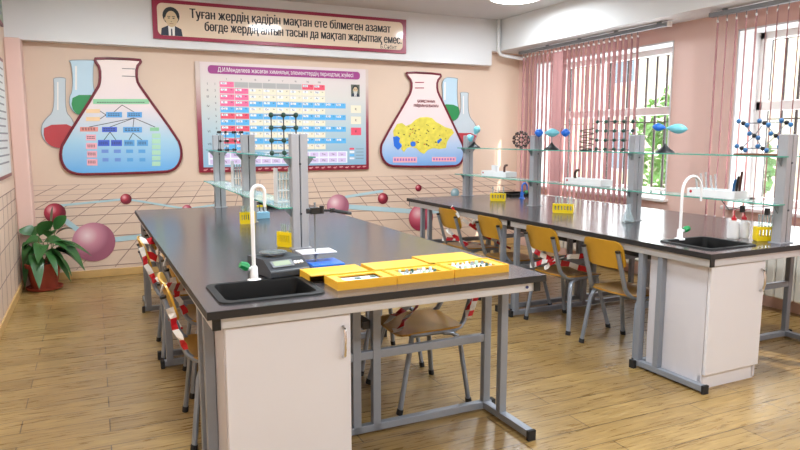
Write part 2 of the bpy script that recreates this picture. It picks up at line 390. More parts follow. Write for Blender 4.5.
BK = ballmat('painted_crimson_ball', (236, 196, 200), (204, 96, 116), (150, 44, 70))
rodm = mat('painted_rod', (176, 206, 214), .5, noise=.06)
rods = [((55,213),(94,242),.05),((94,242),(180,232),.05),((55,206),(126,199),.02),((126,199),(187,209),.02),((187,209),(222,204),.02),((338,206),(421,212),.055),((345,197),(383,191),.03),((421,214),(470,205),.05)]
rb = MB()
for a, b, wd in rods:
    A = px(*a, yv-.002); B = px(*b, yv-.002); strip(rb, (A.x, A.z), (B.x, B.z), wd, rodm, yv-.002)
rb.build('painted_rod', wall_back)
for (cx, cy, r, mt) in ((55,213,.095,BR),(94,242,.195,BP),(126,199,.053,BR),(187,209.5,.05,BK),(338,206,.135,BP),(383,198.5,.066,BR),(418.5,188,.042,BR),(421,217.5,.165,BK),(455,193,.06,BG)):
    c = px(cx, cy, yv-.004); n = 40
    o = MB().prism([(math.cos(2*PI*k/n), math.sin(2*PI*k/n)) for k in range(n)], .003, mt, Matrix.Rotation(PI/2, 4, 'X')).build('painted_ball', wall_back)
    o.location = (c.x, yv-.0035, c.z); o.scale = (r, .5, r)
# corner pipe on the ceiling edge
pp = MB().tube([(4.57, 6.93, ZC), (4.57, 6.93, 2.45), (4.60, 6.93, 2.40), (4.66, 6.92, 2.385), (4.95, 6.9, 2.36)], .022, M['white'], 10)
tag(pp.build('heating_pipe'), 'white pipe bending down from the ceiling corner toward the windows', 'pipe')
# ------------------------------------------------------------------ ceiling lamps
bulb = mat('lamp_diffuser', (255, 252, 245), .5, emit=5)
def ceiling_lamp(x, y, label):
    t = thing('ceiling_lamp', label, 'ceiling light', (x, y, ZC))
    MB().lathe([(.255, -.03), (.28, -.02), (.28, 0)], M['wplastic'], n=40).build('housing', t)
    MB().lathe([(.05, -.052), (.19, -.046), (.25, -.03)], bulb, n=40).build('diffuser', t)
    lamp('ceiling_lamp_light', 'AREA', (x, y, ZC-.06), LAMP_W, target=(x, y, 0), shape='DISK', size=.4, color=(.84, .93, 1)); return t
ceiling_lamp(3.98, 5.74, 'round white ceiling light near the window corner')
for (x, y) in ((2.06, 5.46), (.2, 5.3), (.2, 2.4), (2.06, 2.4), (3.9, 2.4), (.2, -.6), (2.06, -.6), (3.9, -.6)): ceiling_lamp(x, y, 'round white ceiling light over the tables, above the top edge of the picture')['group'] = 'ceiling lights out of the picture'
def rrect(x0, z0, x1, z1, r, n=5):
    out = []
    for cx, cz, a0 in ((x1-r, z0+r, -90), (x1-r, z1-r, 0), (x0+r, z1-r, 90), (x0+r, z0+r, 180)):
        for k in range(n+1):
            a = math.radians(a0+90*k/n); out.append((cx+r*math.cos(a), cz+r*math.sin(a)))
    return out
# ------------------------------------------------------------------ lab tables
LX, LY, LA = .33, 2.30, .011
RX, RY, RA = 2.909, 2.363, .015
TW, TH = 1.474, .78
def W(run, u, v, z=0):
    x, y, a = (LX, LY, LA) if run == 'L' else (RX, RY, RA)
    return Vector((x+u*math.cos(a)-v*math.sin(a), y+u*math.sin(a)+v*math.cos(a), z))
def lab_table(run, v0, Lm, label, sink=None):
    # local frame: u across, v along, front edge at v=0
    a = LA if run == 'L' else RA
    t = thing('lab_table', label, 'table', W(run, 0, v0), a, 'black topped laboratory tables')
    tp = MB(); z0, z1 = TH-.03, TH
    if sink:
        s0, s1, q0, q1 = sink
        for b in ((0, 0, TW, q0), (0, q1, TW, Lm), (0, q0, s0, q1), (s1, q0, TW, q1)): tp.box((b[0], b[1], z0), (b[2], b[3], z1), M['top'])
        # dark edge bands
    else: tp.box((0, 0, z0), (TW, Lm, z1), M['top'])
    tp.build('tabletop', t)
    e = MB(); k = .0015
    e.box((-k, -k, z0), (TW+k, 0, z1-.001), M['edge']); e.box((-k, Lm, z0), (TW+k, Lm+k*.4, z1-.001), M['edge']); e.box((-k, 0, z0), (0, Lm, z1-.001), M['edge']); e.box((TW, 0, z0), (TW+k, Lm, z1-.001), M['edge'])
    e.build('edge_band', t)
    if sink:
        s0, s1, q0, q1 = sink; sk = MB(); rw = .028
        d = z1-.13
        loops = [(rrect(s0-rw, q0-rw, s1+rw, q1+rw, .045), z1), (rrect(s0-rw+.003, q0-rw+.003, s1+rw-.003, q1+rw-.003, .043), z1+.007), (rrect(s0+.002, q0+.002, s1-.002, q1-.002, .035), z1+.008),
                 (rrect(s0+.006, q0+.006, s1-.006, q1-.006, .032), z1-.002), (rrect(s0+.014, q0+.014, s1-.014, q1-.014, .03), d), (rrect(s0+.004, q0+.004, s1-.004, q1-.004, .034), d-.004), (rrect(s0+.001, q0+.001, s1-.001, q1-.001, .036), z1-.004)]
        n_ = len(loops[0][0]); vs = [(x, y, z) for l_, z in loops for x, y in l_]; fs = []
        for a_ in range(len(loops)-1):
            for k_ in range(n_): fs.append((a_*n_+k_, a_*n_+(k_+1) % n_, (a_+1)*n_+(k_+1) % n_, (a_+1)*n_+k_))
        fs.append([4*n_+k_ for k_ in range(n_)]); sk.add(vs, fs, M['sink'], True)
        sk.build('sink', t)
    S = .035; h0, h1 = TH-.075, TH-.032
    MB().box((.05, .025, h0), (TW-.05, .025+S, h1), M['alu']).build('apron', t, bevel=.003)
    MB().box((.05, Lm-.06, h0), (TW-.05, Lm-.025, h1), M['alu']).build('apron', t, bevel=.003)
    for u in (.018, TW-.018-.03):
        r = MB().box((u, .022, h0), (u+.03, Lm-.022, h1), M['alu']).build('side_rail', t, bevel=.003)
        MB().box((u, .014, h0), (u+.03, .022, h1), M['black']).build('end_cap', r); MB().box((u, Lm-.022, h0), (u+.03, Lm-.014, h1), M['black']).build('end_cap', r)
    MB().lathe([(.007, 0), (.007, .004)], mat('blue_bolt', (40, 50, 110), .4), n=12, mtx=Matrix.Rotation(PI/2, 4, 'X'), c=(TW-.085, .0245, (h0+h1)/2)).build('bolt', t)
    def frame(v, sgn, foot):
        st = MB().box((.01 if foot else .01, v-S/2, .012), (TW-.01, v+S/2, .047), M['steel']).build('floor_bar', t, bevel=.003)
        MB().box((-.012, v-S/2-.001, .0), (.01, v+S/2+.001, .049), M['rubber']).build('end_cap', st); MB().box((TW-.01, v-S/2-.001, 0), (TW+.012, v+S/2+.001, .049), M['rubber']).build('end_cap', st)
        MB().box((.055, v-S*.42, .365), (TW-.055, v+S*.42, .405), M['steel']).build('stretcher', t, bevel=.003)
        for u in (.022, .70, .80, TW-.062):
            MB().box((u, v-S/2, .012), (u+.04, v+S/2, h0), M['steel']).build('leg', t, bevel=.003)
        if foot:
            ve = v-sgn*(abs(v - (0 if sgn > 0 else Lm)) - .02); y0, y1 = min(v, ve), max(v, ve)
            for u in (.022, TW-.062):
                f = MB().box((u, y0, .0121), (u+.04, y1, .046), M['steel']).build('foot_bar', t, bevel=.003)
                MB().box((u-.001, ve-.008, 0), (u+.041, ve+.008, .048), M['rubber']).build('end_cap', f)
                vv = v-sgn*.145
                MB().box((u, vv-S/2, .046), (u+.04, vv+S/2, h0), M['steel']).build('leg', t, bevel=.003)
    return t, frame
SK_L = (.085, .445, .10, .40)
lt1, fr = lab_table('L', 0, 1.84, 'black topped lab table in the left foreground with a sink and yellow boxes', SK_L); fr(.41, 1, True); fr(1.76, -1, False)
lt2, fr = lab_table('L', 1.842, 1.74, 'black topped lab table in the left row, nearer the poster wall'); fr(.10, 1, False); fr(1.33, -1, True)
rt1, fr = lab_table('R', 0, 1.84, 'black topped lab table at the right with a square sink over a white cabinet', (.115, .46, .10, .42)); fr(.50, 1, True); fr(1.76, -1, False)
rt2, fr = lab_table('R', 1.842, 1.74, 'black topped lab table in the window row, nearer the back wall'); fr(.10, 1, False); fr(1.33, -1, True)
def centre_rail(t, Lm, v0, v1):
    MB().box((TW/2+.03, v0, .5), (TW/2+.07, v1, .54), M['dgrey']).build('long_stretcher', t, bevel=.003)
centre_rail(rt1, 1.84, .43, 1.74); centre_rail(rt2, 1.74, .12, 1.31); centre_rail(lt1, 1.84, .43, 1.74); centre_rail(lt2, 1.74, .12, 1.31)
# far trough sinks standing on the far ends
def trough(x, y, label, a):
    t = thing('trough_sink', label, 'sink', (x, y, TH), a, 'black trough sinks at the far table ends')
    b = MB()
    for q in ((0, -.16, .32, -.13), (0, .13, .32, .16), (0, -.13, .03, .13), (.29, -.13, .32, .13)): b.box((q[0], q[1], 0), (q[2], q[3], .03), M['sink'])
    b.box((.03, -.13, 0), (.29, .13, .006), M['sink']); b.build('rim', t, bevel=.003)
trough(1.27, 5.70, 'black sink rim at the far end of the left table row', LA); trough(3.86, 5.72, 'black sink rim at the far end of the window table row', RA)
# ------------------------------------------------------------------ under-table cabinets
def cabinet(run, u0, u1, v0, v1, label):
    t = thing('base_cabinet', label, 'cabinet', W(run, u0, v0), LA if run == 'L' else RA, 'white cabinets under the sinks')
    w_, d = u1-u0, v1-v0; zt = .702
    b = MB()
    b.box((0, .02, .012), (.016, d, zt), M['cabin']); b.box((w_-.016, .02, .012), (w_, d, zt), M['cabin']); b.box((.016, d-.012, .012), (w_-.016, d, .63), M['cabin'])
    b.box((.016, .02, .085), (w_-.016, d-.012, .10), M['cabin']); b.build('body', t, bevel=.001)
    MB().box((0, .028, .0), (w_, .046, .082), M['cab']).build('plinth', t, bevel=.001)
    dr = MB().box((.003, .0, .09), (w_-.002, .018, zt-.004), M['cab']).build('door', t, bevel=.002)
    hx = w_-.035
    MB().tube([(hx, -.001, zt-.175), (hx, -.02, zt-.165), (hx, -.028, zt-.13), (hx, -.028, zt-.095), (hx, -.02, zt-.06), (hx, -.001, zt-.05)], .007, M['chrome'], 8).build('handle', dr)['label'] = 'chrome bow handle'
    return t
cabinet('L', .064, .556, .045, .38, 'white cabinet under the foreground table sink with a chrome handle')
cabinet('R', .064, .508, .045, .46, 'white cabinet under the right table sink with a plinth')
# ------------------------------------------------------------------ reagent shelves
def shelf_unit(run, vs, u, label):
    t = thing('reagent_shelf', label, 'shelf', W(run, u, 0, TH), LA if run == 'L' else RA)
    for v in vs:
        p = MB()
        for sx in (-1, 1): p.box((sx*.024-.0215, v-.03, .001), (sx*.024+.0215, v+.03, .628), M['post'])
        p.box((-.004, v-.022, .004), (.004, v+.022, .622), M['dgrey'])
        p = p.build('post', t, bevel=.004)
        MB().box((-.056, v-.04, 0), (.056, v+.04, .006), M['post']).build('base_plate', p)
        for z in (.228, .500):
            for sx in (-1, 1):
                poly = [(.046, -.004), (.083, -.004), (.083, -.012), (.046, -.055)]
                MB().prism([(sx*x, y+z) for x, y in poly][::sx], .006, M['grey'], Matrix.Translation((0, v+.003, 0)) @ Matrix.Rotation(PI/2, 4, 'X')).build('bracket', p)
            c = MB().tube([(-.02, v-.0345, z-.03), (.02, v-.0345, z-.03)], .002, M['grey'], 6)
            MB().lathe([(.006, 0), (.006, .004)], M['dgrey'], n=10, mtx=Matrix.Rotation(PI/2, 4, 'X'), c=(0, v-.0302, z-.035)).build('bolt', p)
    va, vb = vs[0]-.04, vs[-1]+.06
    for z in (.228, .500):
        for x0, x1 in ((-.125, -.049), (.049, .085))[:1 if z < .4 else 2]:
            if z > .4 and x0 < 0: x0 = -.095
            gp = MB().box((x0, va, z-.003), (x1, vb, z+.004), M['shelf_glass']).build('glass_shelf', t)
            ed = MB(); ee = .0012
            ed.box((x0-ee if x0 < 0 else x1, va, z-.003), (x0 if x0 < 0 else x1+ee, vb, z+.004), M['shelf_edge']); ed.box((x0, va-ee, z-.003), (x1, va, z+.004), M['shelf_edge']); ed.build('glass_edge', gp)
        gaps = sorted(vs)
        for a, b in zip(gaps, gaps[1:]):
            MB().box((-.049, a+.033, z-.003), (.049, b-.033, z+.004), M['shelf_glass']).build('glass_shelf', t)
    return t
shelf_unit('L', (1.17, 2.39, 3.53), .695, 'glass shelf unit on aluminium posts along the left table row')
shelf_unit('R', (.095, 1.235, 2.41, 3.55), .70, 'glass shelf unit on aluminium posts along the window table row')
ZT1, ZT2 = TH+.2325, TH+.5045     # lower and upper shelf surfaces
# ------------------------------------------------------------------ chairs
def make_chair(name):
    # faces +X, origin on the floor under the seat centre
    t = thing(name, 'x', 'chair')
    st = MB(); n = 9
    def seat_pt(i, j, dz):
        x = -.185+.37*i/(n-1); y = -.19+.38*j/(n-1)
        r = .05; ax, ay = abs(x)-(.185-r), abs(y)-(.19-r)
        if ax > 0 and ay > 0:
            k = math.hypot(ax, ay)
            if k > r: x = math.copysign(.185-r+ax*r/k, x); y = math.copysign(.19-r+ay*r/k, y)
        z = .407 + .010*((x/.185)**2)*(1 if x < 0 else -1.2) - .008*(1-(y/.19)**2)
        return (x, y, z+dz)
    vs = [seat_pt(i, j, 0) for i in range(n) for j in range(n)] + [seat_pt(i, j, -.011) for i in range(n) for j in range(n)]
    fs = []; q = n*n
    for i in range(n-1):
        for j in range(n-1):
            a = i*n+j; fs.append((a, a+n, a+n+1, a+1)); fs.append((q+a, q+a+1, q+a+n+1, q+a+n))
    ring = [j for j in range(n)] + [i*n+n-1 for i in range(1, n)] + [(n-1)*n+j for j in range(n-2, -1, -1)] + [i*n for i in range(n-2, 0, -1)]
    for a, b in zip(ring, ring[1:]+ring[:1]): fs.append((a, b, b+q, a+q))
    st.add(vs, fs, M['seatply'], True); st.build('seat', t)
    # backrest: curved, rounded panel leaning back
    bk = MB(); nu, nv = 12, 7
    def bp(i, j, d):
        y = -.163+.326*i/nu; z = .575+.18*j/nv; zc = .665; hz = .09; r = .05
        ay, az = abs(y)-(.163-r), abs(z-zc)-(hz-r)
        if ay > 0 and az > 0:
            k = math.hypot(ay, az)
            if k > r: y = math.copysign(.163-r+ay*r/k, y); z = zc+math.copysign(hz-r+az*r/k, z-zc)
        x = -.222 - (z-.58)*.30 - .022*(1-(y/.163)**2) + d
        return (x, y, z)
    vs = [bp(i, j, 0) for i in range(nu+1) for j in range(nv+1)] + [bp(i, j, .010) for i in range(nu+1) for j in range(nv+1)]
    q = (nu+1)*(nv+1); fs = []; k = nv+1
    for i in range(nu):
        for j in range(nv):
            a = i*k+j; fs.append((a, a+1, a+k+1, a+k)); fs.append((q+a, q+a+k, q+a+k+1, q+a+1))
    ring = [j for j in range(k)] + [i*k+nv for i in range(1, nu+1)] + [nu*k+j for j in range(nv-1, -1, -1)] + [i*k for i in range(nu-1, 0, -1)]
    for a, b in zip(ring, ring[1:]+ring[:1]): fs.append((a, a+q, b+q, b))
    bk.add(vs, fs, M['ply'], True); bk.build('backrest', t)
    r = .0125
    for s in (-1, 1):
        y = s*.178; yf = s*.228
        y = s*.145; up_ = [(-.282, y, .69), (-.253, y, .60), (-.207, y, .455), (-.19, y+s*.009, .422), (-.163, y+s*.02, .398), (-.12, s*.178, .388), (0, s*.178, .388), (.13, s*.178, .386)]
        u = MB().tube(up_, r, M['tube'], 10, 1.35).build('side_tube', t)
        MB().tube([(-.281, y, .687), (-.2835, y, .697)], r*1.15, M['black'], 10, 1.35).build('end_cap', u)
        rear = [(-.06, s*.176, .382), (-.105, s*.181, .378), (-.135, s*.188, .358), (-.15, s*.196, .32), (-.185, yf, .02)]
        l = MB().tube(rear, r, M['tube'], 10, 1.35).build('leg', t)
        MB().tube([(-.1838, yf, .028), (-.188, yf+s*.0004, 0)], r*1.25, M['rubber'], 10, 1.35).build('foot_cap', l)
        front = [(.12, s*.18, .38), (.128, s*.184, .34), (.205, yf, .02)]
        l = MB().tube(front, r, M['tube'], 10, 1.35).build('leg', t)
        MB().tube([(.2035, yf, .028), (.209, yf+s*.0004, 0)], r*1.25, M['rubber'], 10, 1.35).build('foot_cap', l)
    MB().tube([(-.11, -.178, .38), (-.11, .178, .38)], .009, M['tube'], 8).build('cross_tube', t)
    MB().tube([(.1, -.178, .38), (.1, .178, .38)], .009, M['tube'], 8).build('cross_tube', t)
    return t
chair0 = make_chair('school_chair'); used = []
def chair(x, y, rz, label, grp):
    if not used: used.append(1); c = chair0; c.location = (x, y, 0); c.rotation_euler = (0,0,rz); c['label'] = label; c['group'] = grp; return c
    return copy_thing(chair0, (x, y, 0), rz, label, grp)
def tape(x, y, rz, paths, label, grp='barrier tape wound on the chairs'):
    t = thing('barrier_tape', label, 'tape', (x, y, 0), rz, grp); rr = random.Random(int(x*100+y*1000))
    for pts, wv in paths:
        pts = [Vector(p) for p in pts]; fine = []; wvs = []
        for a, b in zip(pts, pts[1:]):
            for k in range(4): fine.append(a.lerp(b, k/4)+Vector([rr.uniform(-.006, .006) for _ in range(3)]))
        fine.append(pts[-1]); mb = MB()
        L = sum((b-a).length for a, b in zip(fine, fine[1:])); d = 0; wv = Vector(wv)*.8; prev = None; idx = 0; run = 0
        for q, (a, b) in enumerate(zip(fine, fine[1:])):
            tv = (b-a).normalized(); w0 = prev or (wv-tv*wv.dot(tv)); n_ = tv.cross(w0).normalized(); ang = rr.uniform(-.45, .45)
            w1 = w0*math.cos(ang)+n_*w0.length*math.sin(ang); w1 = w1.normalized()*wv.length*rr.uniform(.75, 1.05); prev = w1; e = n_*.0006
            vs = [a-w0/2-e, a+w0/2-e, b+w1/2-e, b-w1/2-e, a-w0/2+e, a+w0/2+e, b+w1/2+e, b-w1/2+e]
            mb.add(vs, [(0,1,2,3),(7,6,5,4),(0,4,5,1),(2,6,7,3),(1,5,6,2),(3,7,4,0)], M['red'] if idx % 2 else M['twhite'])
            run += (b-a).length
            if run > .045: idx += 1; run = 0
        mb.build('tape_strand', t)
gR = 'plywood chairs along the window tables'; gL = 'plywood chairs on the aisle side of the left tables'; gM = 'plywood chairs on the inner side of the left tables'
chair(3.15, 3.165, .06, 'yellow plywood school chair nearest the white cabinet of the window table', gR)
chair(3.15, 3.80, .07, 'second yellow plywood chair from the white cabinet, with tape across its seat', gR)
chair(3.145, 4.47, .05, 'third yellow plywood chair from the white cabinet, without tape on its back', gR)
chair(3.13, 5.12, .05, 'fourth yellow plywood chair from the white cabinet, tape over its back corner', gR)
chair(.53, 3.11, -.04, 'plywood chair on the left side of the foreground table, nearest the camera', gL)
chair(.605, 3.73, -.04, 'plywood chair on the left side of the foreground table, pushed in behind the nearest one', gL)
chair(.515, 4.40, -.03, 'third plywood chair from the camera on the left aisle, with tape on its back', gL)
chair(.60, 5.10, -.03, 'farthest plywood chair on the left aisle near the poster wall', gL)
chair(1.545, 3.065, PI-.04, 'chair seen through the foreground table frame, tape crossing its seat', gM)
chair(1.57, 3.66, PI-.03, 'chair mostly hidden under the left table, behind the one with tape on its seat', gM)
X1 = (.03, 0, .02); X2 = (0, .01, .05); X3 = (0, .03, .04)
tape(3.15, 3.78, .07, [([(-.20, .21, .56), (-.155, .02, .50), (.0, -.19, .45)], (.02,.01,.05)), ([(-.20, .20, .44), (-.16, 0, .50), (-.20, -.21, .58)], (.02,.01,.05)), ([(-.215, -.2, .56), (-.05, -.26, .57), (.14, -.24, .54)], (.01,0,.05)), ([(-.18,.06,.44),(-.16,-.02,.50),(-.19,-.08,.56)],(.02,.03,.03))], 'red and white tape knotted across the second chair from the white cabinet')
tape(3.13, 5.12, .05, [([(-.268, -.185, .70), (-.275, -.08, .78), (-.25, -.04, .78), (-.228, -.06, .66)], (0,.05,.01)), ([(-.225, .08, .56), (-.16, -.05, .46), (.0, -.2, .43)], (.02,.01,.05)), ([(-.24, -.2, .68), (.0, -.3, .50), (.2, -.32, .40)], (.01,0,.045)), ([(-.2, .2, .44), (-.17, .0, .47), (-.18, -.19, .44)], (.02,0,.05))], 'red and white tape hanging from the back of the farthest window-row chair')
tape(3.145, 4.47, .05, [([(-.285, .195, .70), (-.24, .24, .66), (-.1, .30, .58)], (.0,.01,.06))], 'short red tape end at the corner of the third chair from the white cabinet')
tape(.53, 3.11, -.04, [([(-.285, .188, .72), (-.255, .196, .62), (-.232, .203, .50), (-.19, .196, .44)], (.035,0,.02)), ([(-.288, -.15, .735), (-.20, .02, .70), (-.12, .19, .66)], (.02,.01,.05)), ([(-.26, -.2, .66), (-.236, -.2, .55), (-.2, -.2, .46)], (.035,0,.02))], 'red and white tape wound down the back of the nearest left-aisle chair')
tape(.515, 4.40, -.03, [([(-.285, -.1, .76), (-.18, -.05, .73), (-.07, .0, .69)], (.01,.02,.055)), ([(-.28, -.19, .73), (-.252, -.2, .62), (-.21, -.2, .50)], (.035,0,.02)), ([(-.28, .02, .66), (-.15, -.12, .62), (-.05, -.2, .57)], (.01,.02,.055))], 'red and white tape draped over the third left-aisle chair')
tape(.605, 3.73, -.04, [([(-.29, -.19, .745), (-.22, .0, .72), (-.14, .19, .70)], (.02,.01,.055)), ([(-.285, .19, .74), (-.22, .0, .67), (-.10, -.2, .63)], (.02,.01,.055)), ([(-.26, -.2, .66), (-.236, -.2, .55), (-.2, -.2, .46)], (.035,0,.02))], 'red and white tape crossed over the pushed-in second left-aisle chair')
tape(1.545, 3.065, PI-.04, [([(.195, .13, .40), (.14, .09, .425), (.0, .0, .50), (-.14, -.1, .60)], (.0,.07,.02)), ([(.19, -.02, .405), (.05, -.1, .45), (-.20, -.15, .56)], (.0,.06,.02)), ([(-.255, .196, .66), (-.235, .198, .56), (-.205, .198, .46)], (.035,0,.02)), ([(-.245, .12, .60), (-.225, .16, .52), (-.20, .19, .45)], (.0,.04,.02))], 'red and white tape running over the seat of the chair behind the table frame')
# ------------------------------------------------------------------ water taps
def tap(run_pt, h, reach, direc, label, knob, knobdir, body='wplastic', r=.0085):
    t = thing('water_tap', label, 'tap', run_pt, 0, 'gooseneck water taps')
    MB().lathe([(.03, 0), (.03, .008), (.018, .012), (.016, .06), (.012, .066)], M[body], n=18).build('base', t)
    d = Vector(direc).normalized(); pts = [(0,0,.06), (0,0,h)]
    for k in range(1, 11):
        a = PI*k/10; pts.append(tuple(d*(reach/2*(1-math.cos(a)))+Vector((0,0,h+reach*.55*math.sin(a)))))
    e = Vector(pts[-1]); pts.append(tuple(e-Vector((0,0,.06))))
    sp = MB().tube(pts, [r]*(len(pts)-2)+[r*.9, r*.7], M[body], 12).build('spout', t)
    k = Vector(knobdir).normalized(); v = MB()
    v.tube([Vector((0,0,.045)), Vector((0,0,.052))+k*.03], .008, M[body], 10)
    v = v.build('valve', t)
    MB().tube([Vector((0,0,.052))+k*.028, Vector((0,0,.056))+k*.04, Vector((0,0,.06))+k*.062], [.017, .02, .014], M[knob], 8).build('knob', v)['label'] = 'coloured valve knob'
    return t
tap((.592, 2.735, TH), .375, .055, (1, .1, 0), 'white gooseneck tap with green knob beside the foreground sink', 'green', (-1, -.1, .3))
tap((3.165, 2.80, TH), .285, .17, (1, .05, 0), 'white gooseneck tap with green knob behind the square sink at the right', 'green', (1, -.2, .15))
tap((3.875, 5.40, TH), .12, .06, (1, 0, 0), 'small dark blue tap by the far window-row sink', 'green', (1, -.2, .2), body='blue', r=.009)
# ------------------------------------------------------------------ electronic scale
t = thing('electronic_scale', 'dark grey electronic scale with a steel weighing pan beside the tap', 'scale', (.725, 2.86, TH), math.radians(12))
b = MB(); poly = [(-.13, 0), (.11, 0), (.11, .07), (-.055, .072), (-.13, .03)]
b.prism(poly, .19, M['dgrey'], Matrix.Translation((-.095, 0, .006)) @ Matrix(((0,0,1,0),(1,0,0,0),(0,1,0,0),(0,0,0,1)))); b.build('body', t, bevel=.006)
MB().box((-.07, -.022, 0), (.035, .022, .006), M['grey'], Matrix.Translation((-.005, -.093, .0575)) @ Matrix.Rotation(math.radians(29), 4, 'X')).build('display_housing', t, bevel=.003)
d = MB().box((-.06, -.015, .006), (.02, .015, .0072), M['lcd'], Matrix.Translation((-.005, -.093, .0575)) @ Matrix.Rotation(math.radians(29), 4, 'X')).build('display', t)
for i in range(3): MB().box((.04+i*.016, -.008, 0), (.051+i*.016, .008, .005), M['wplastic'], Matrix.Translation((-.005, -.093, .0575)) @ Matrix.Rotation(math.radians(29), 4, 'X')).build('button', t)
MB().lathe([(.02, .072), (.02, .084), (.058, .086), (.063, .094), (.058, .095), (.001, .092)], M['chrome'], c=(-.005, .03, 0), n=32).build('weighing_pan', t)
for sx in (-1, 1):
    for y in (-.1, .09): MB().lathe([(.012, 0), (.012, .007)], M['rubber'], c=(sx*.075, y, 0), n=10).build('foot', t)
# ------------------------------------------------------------------ retort stand
t = thing('retort_stand', 'small retort stand with blue base, white plate and black clamp behind the scale', 'stand', (.945, 2.985, TH))
MB().box((-.045, -.10, 0), (.115, .06, .014), M['blue']).build('base', t, bevel=.003)
MB().tube([(0, 0, .012), (0, 0, .30)], .005, M['grey'], 10).build('rod', t)
MB().box((-.075, -.03, .055), (.10, .09, .061), M['wplastic']).build('plate', t, bevel=.002)
MB().box((-.012, -.012, .046), (.012, .012, .056), M['grey']).build('plate_collar', t)
c = MB(); c.box((-.022, -.016, .245), (.022, .016, .275), M['black']); c.tube([(.01, 0, .26), (.085, .0, .258)], .006, M['black'], 8); c.tube([(-.04, 0, .26), (-.02, 0, .26)], .013, M['black'], 10)
c.tube([(.035, .0, .245), (.035, .0, .282)], .012, M['black'], 8); c.box((.078, -.012, .248), (.098, .012, .268), M['black']); c = c.build('clamp', t)
for s_ in (-1, 1): MB().tube([(.09, s_*.008, .258), (.115, s_*.030, .252), (.15, s_*.034, .245), (.178, s_*.012, .24)], .0075, M['black'], 8).build('jaw', c)
# ------------------------------------------------------------------ yellow mineral boxes
specm = [mat('specimen_%s' % n_, c_, .5, noise=.25, nscale=60) for n_, c_ in (('white', (232, 236, 234)), ('pale_green', (186, 212, 190)), ('dark_green', (72, 104, 88)), ('grey', (150, 156, 158)), ('pale_blue', (196, 214, 226)))]
foam = mat('white_foam', (238, 240, 240), .8, noise=.04, nscale=60)
def mbox(x, y, wd, dp, rz, lidtilt, label, k, nsp):
    t = thing('collection_box', label, 'box', (x, y, TH), rz, 'yellow collection boxes')
    h = .036; b = MB()
    b.box((0, 0, 0), (wd, dp, .004), M['yellow']); b.box((0, 0, .004), (wd, .004, h), M['yellow']); b.box((0, dp-.004, .004), (wd, dp, h), M['yellow']); b.box((0, .004, .004), (.004, dp-.004, h), M['yellow']); b.box((wd-.004, .004, .004), (wd, dp-.004, h), M['yellow'])
    bx, by = .045, .03
    for q in ((.004, .004, wd-.004, by), (.004, dp-by, wd-.004, dp-.004), (.004, by, bx, dp-by), (wd-bx, by, wd-.004, dp-by)): b.box((q[0], q[1], .026), (q[2], q[3], .031), M['yellow'])
    b.build('tray', t)
    MB().box((bx, by, .004), (wd-bx, dp-by, .02), foam).build('insert', t)
    l = MB(); mm = Matrix.Translation((lidtilt, dp+.006, 0)); lw = wd; lh = .031
    l.box((0, 0, lh), (lw, dp, lh+.004), M['yellow'], mm); l.box((0, dp-.004, .001), (lw, dp, lh), M['yellow'], mm)
    for q in ((0, .03, .004, dp-.004), (lw-.004, .03, lw, dp-.004)): l.box((q[0], q[1], .001), (q[2], q[3], lh), M['yellow'], mm)
    l.build('lid', t)
    rr = random.Random(k); mz = Matrix.Translation((x, y, TH)) @ Matrix.Rotation(rz, 4, 'Z')
    for i in range(nsp):
        u = bx+.018+(wd-2*bx-.036)*(i % (nsp//2))/(nsp//2-1); v = by+.026+(dp-2*by-.052)*(i // (nsp//2))
        p = mz @ Vector((u+rr.uniform(-.004,.004), v+rr.uniform(-.006,.006), 0)); s = MB(); r = rr.uniform(.009, .0125)
        if k == 1: s.box((-r*1.2, -r, 0), (r*1.2, r, .003), specm[rr.choice((0, 2, 3))], Matrix.Rotation(rr.uniform(-.5,.5), 4, 'Z'))
        else:
            vs = [Vector((math.cos(a*PI/3)*r*rr.uniform(.75,1.1), math.sin(a*PI/3)*r*rr.uniform(.75,1.1), 0)) for a in range(6)]
            vs2 = [v_*rr.uniform(.5,.8)+Vector((0,0,r*rr.uniform(1.2,1.8))) for v_ in vs]
            s.add(vs+vs2, [(5,4,3,2,1,0),(6,7,8,9,10,11)]+[(a,(a+1)%6,6+(a+1)%6,6+a) for a in range(6)], rr.choice(specm))
        o = s.build('mineral_specimen'); o.location = (p.x, p.y, TH+.0202)
        tag(o, ['small flat sample card in the left yellow box', 'small mineral sample in the middle yellow box', 'small mineral sample in the right yellow box'][k-1], 'sample', ['cards in the left yellow box', 'samples in the middle yellow box', 'samples in the right yellow box'][k-1])
mbox(.853, 2.412, .262, .158, .02, -.055, 'leftmost open yellow box nearest the sink with flat cards inside', 1, 6)
mbox(1.120, 2.420, .275, .158, .02, -.03, 'middle open yellow box with a row of mineral samples', 2, 12)
mbox(1.402, 2.430, .285, .185, .02, -.02, 'rightmost open yellow box at the table corner with pale samples', 3, 14)
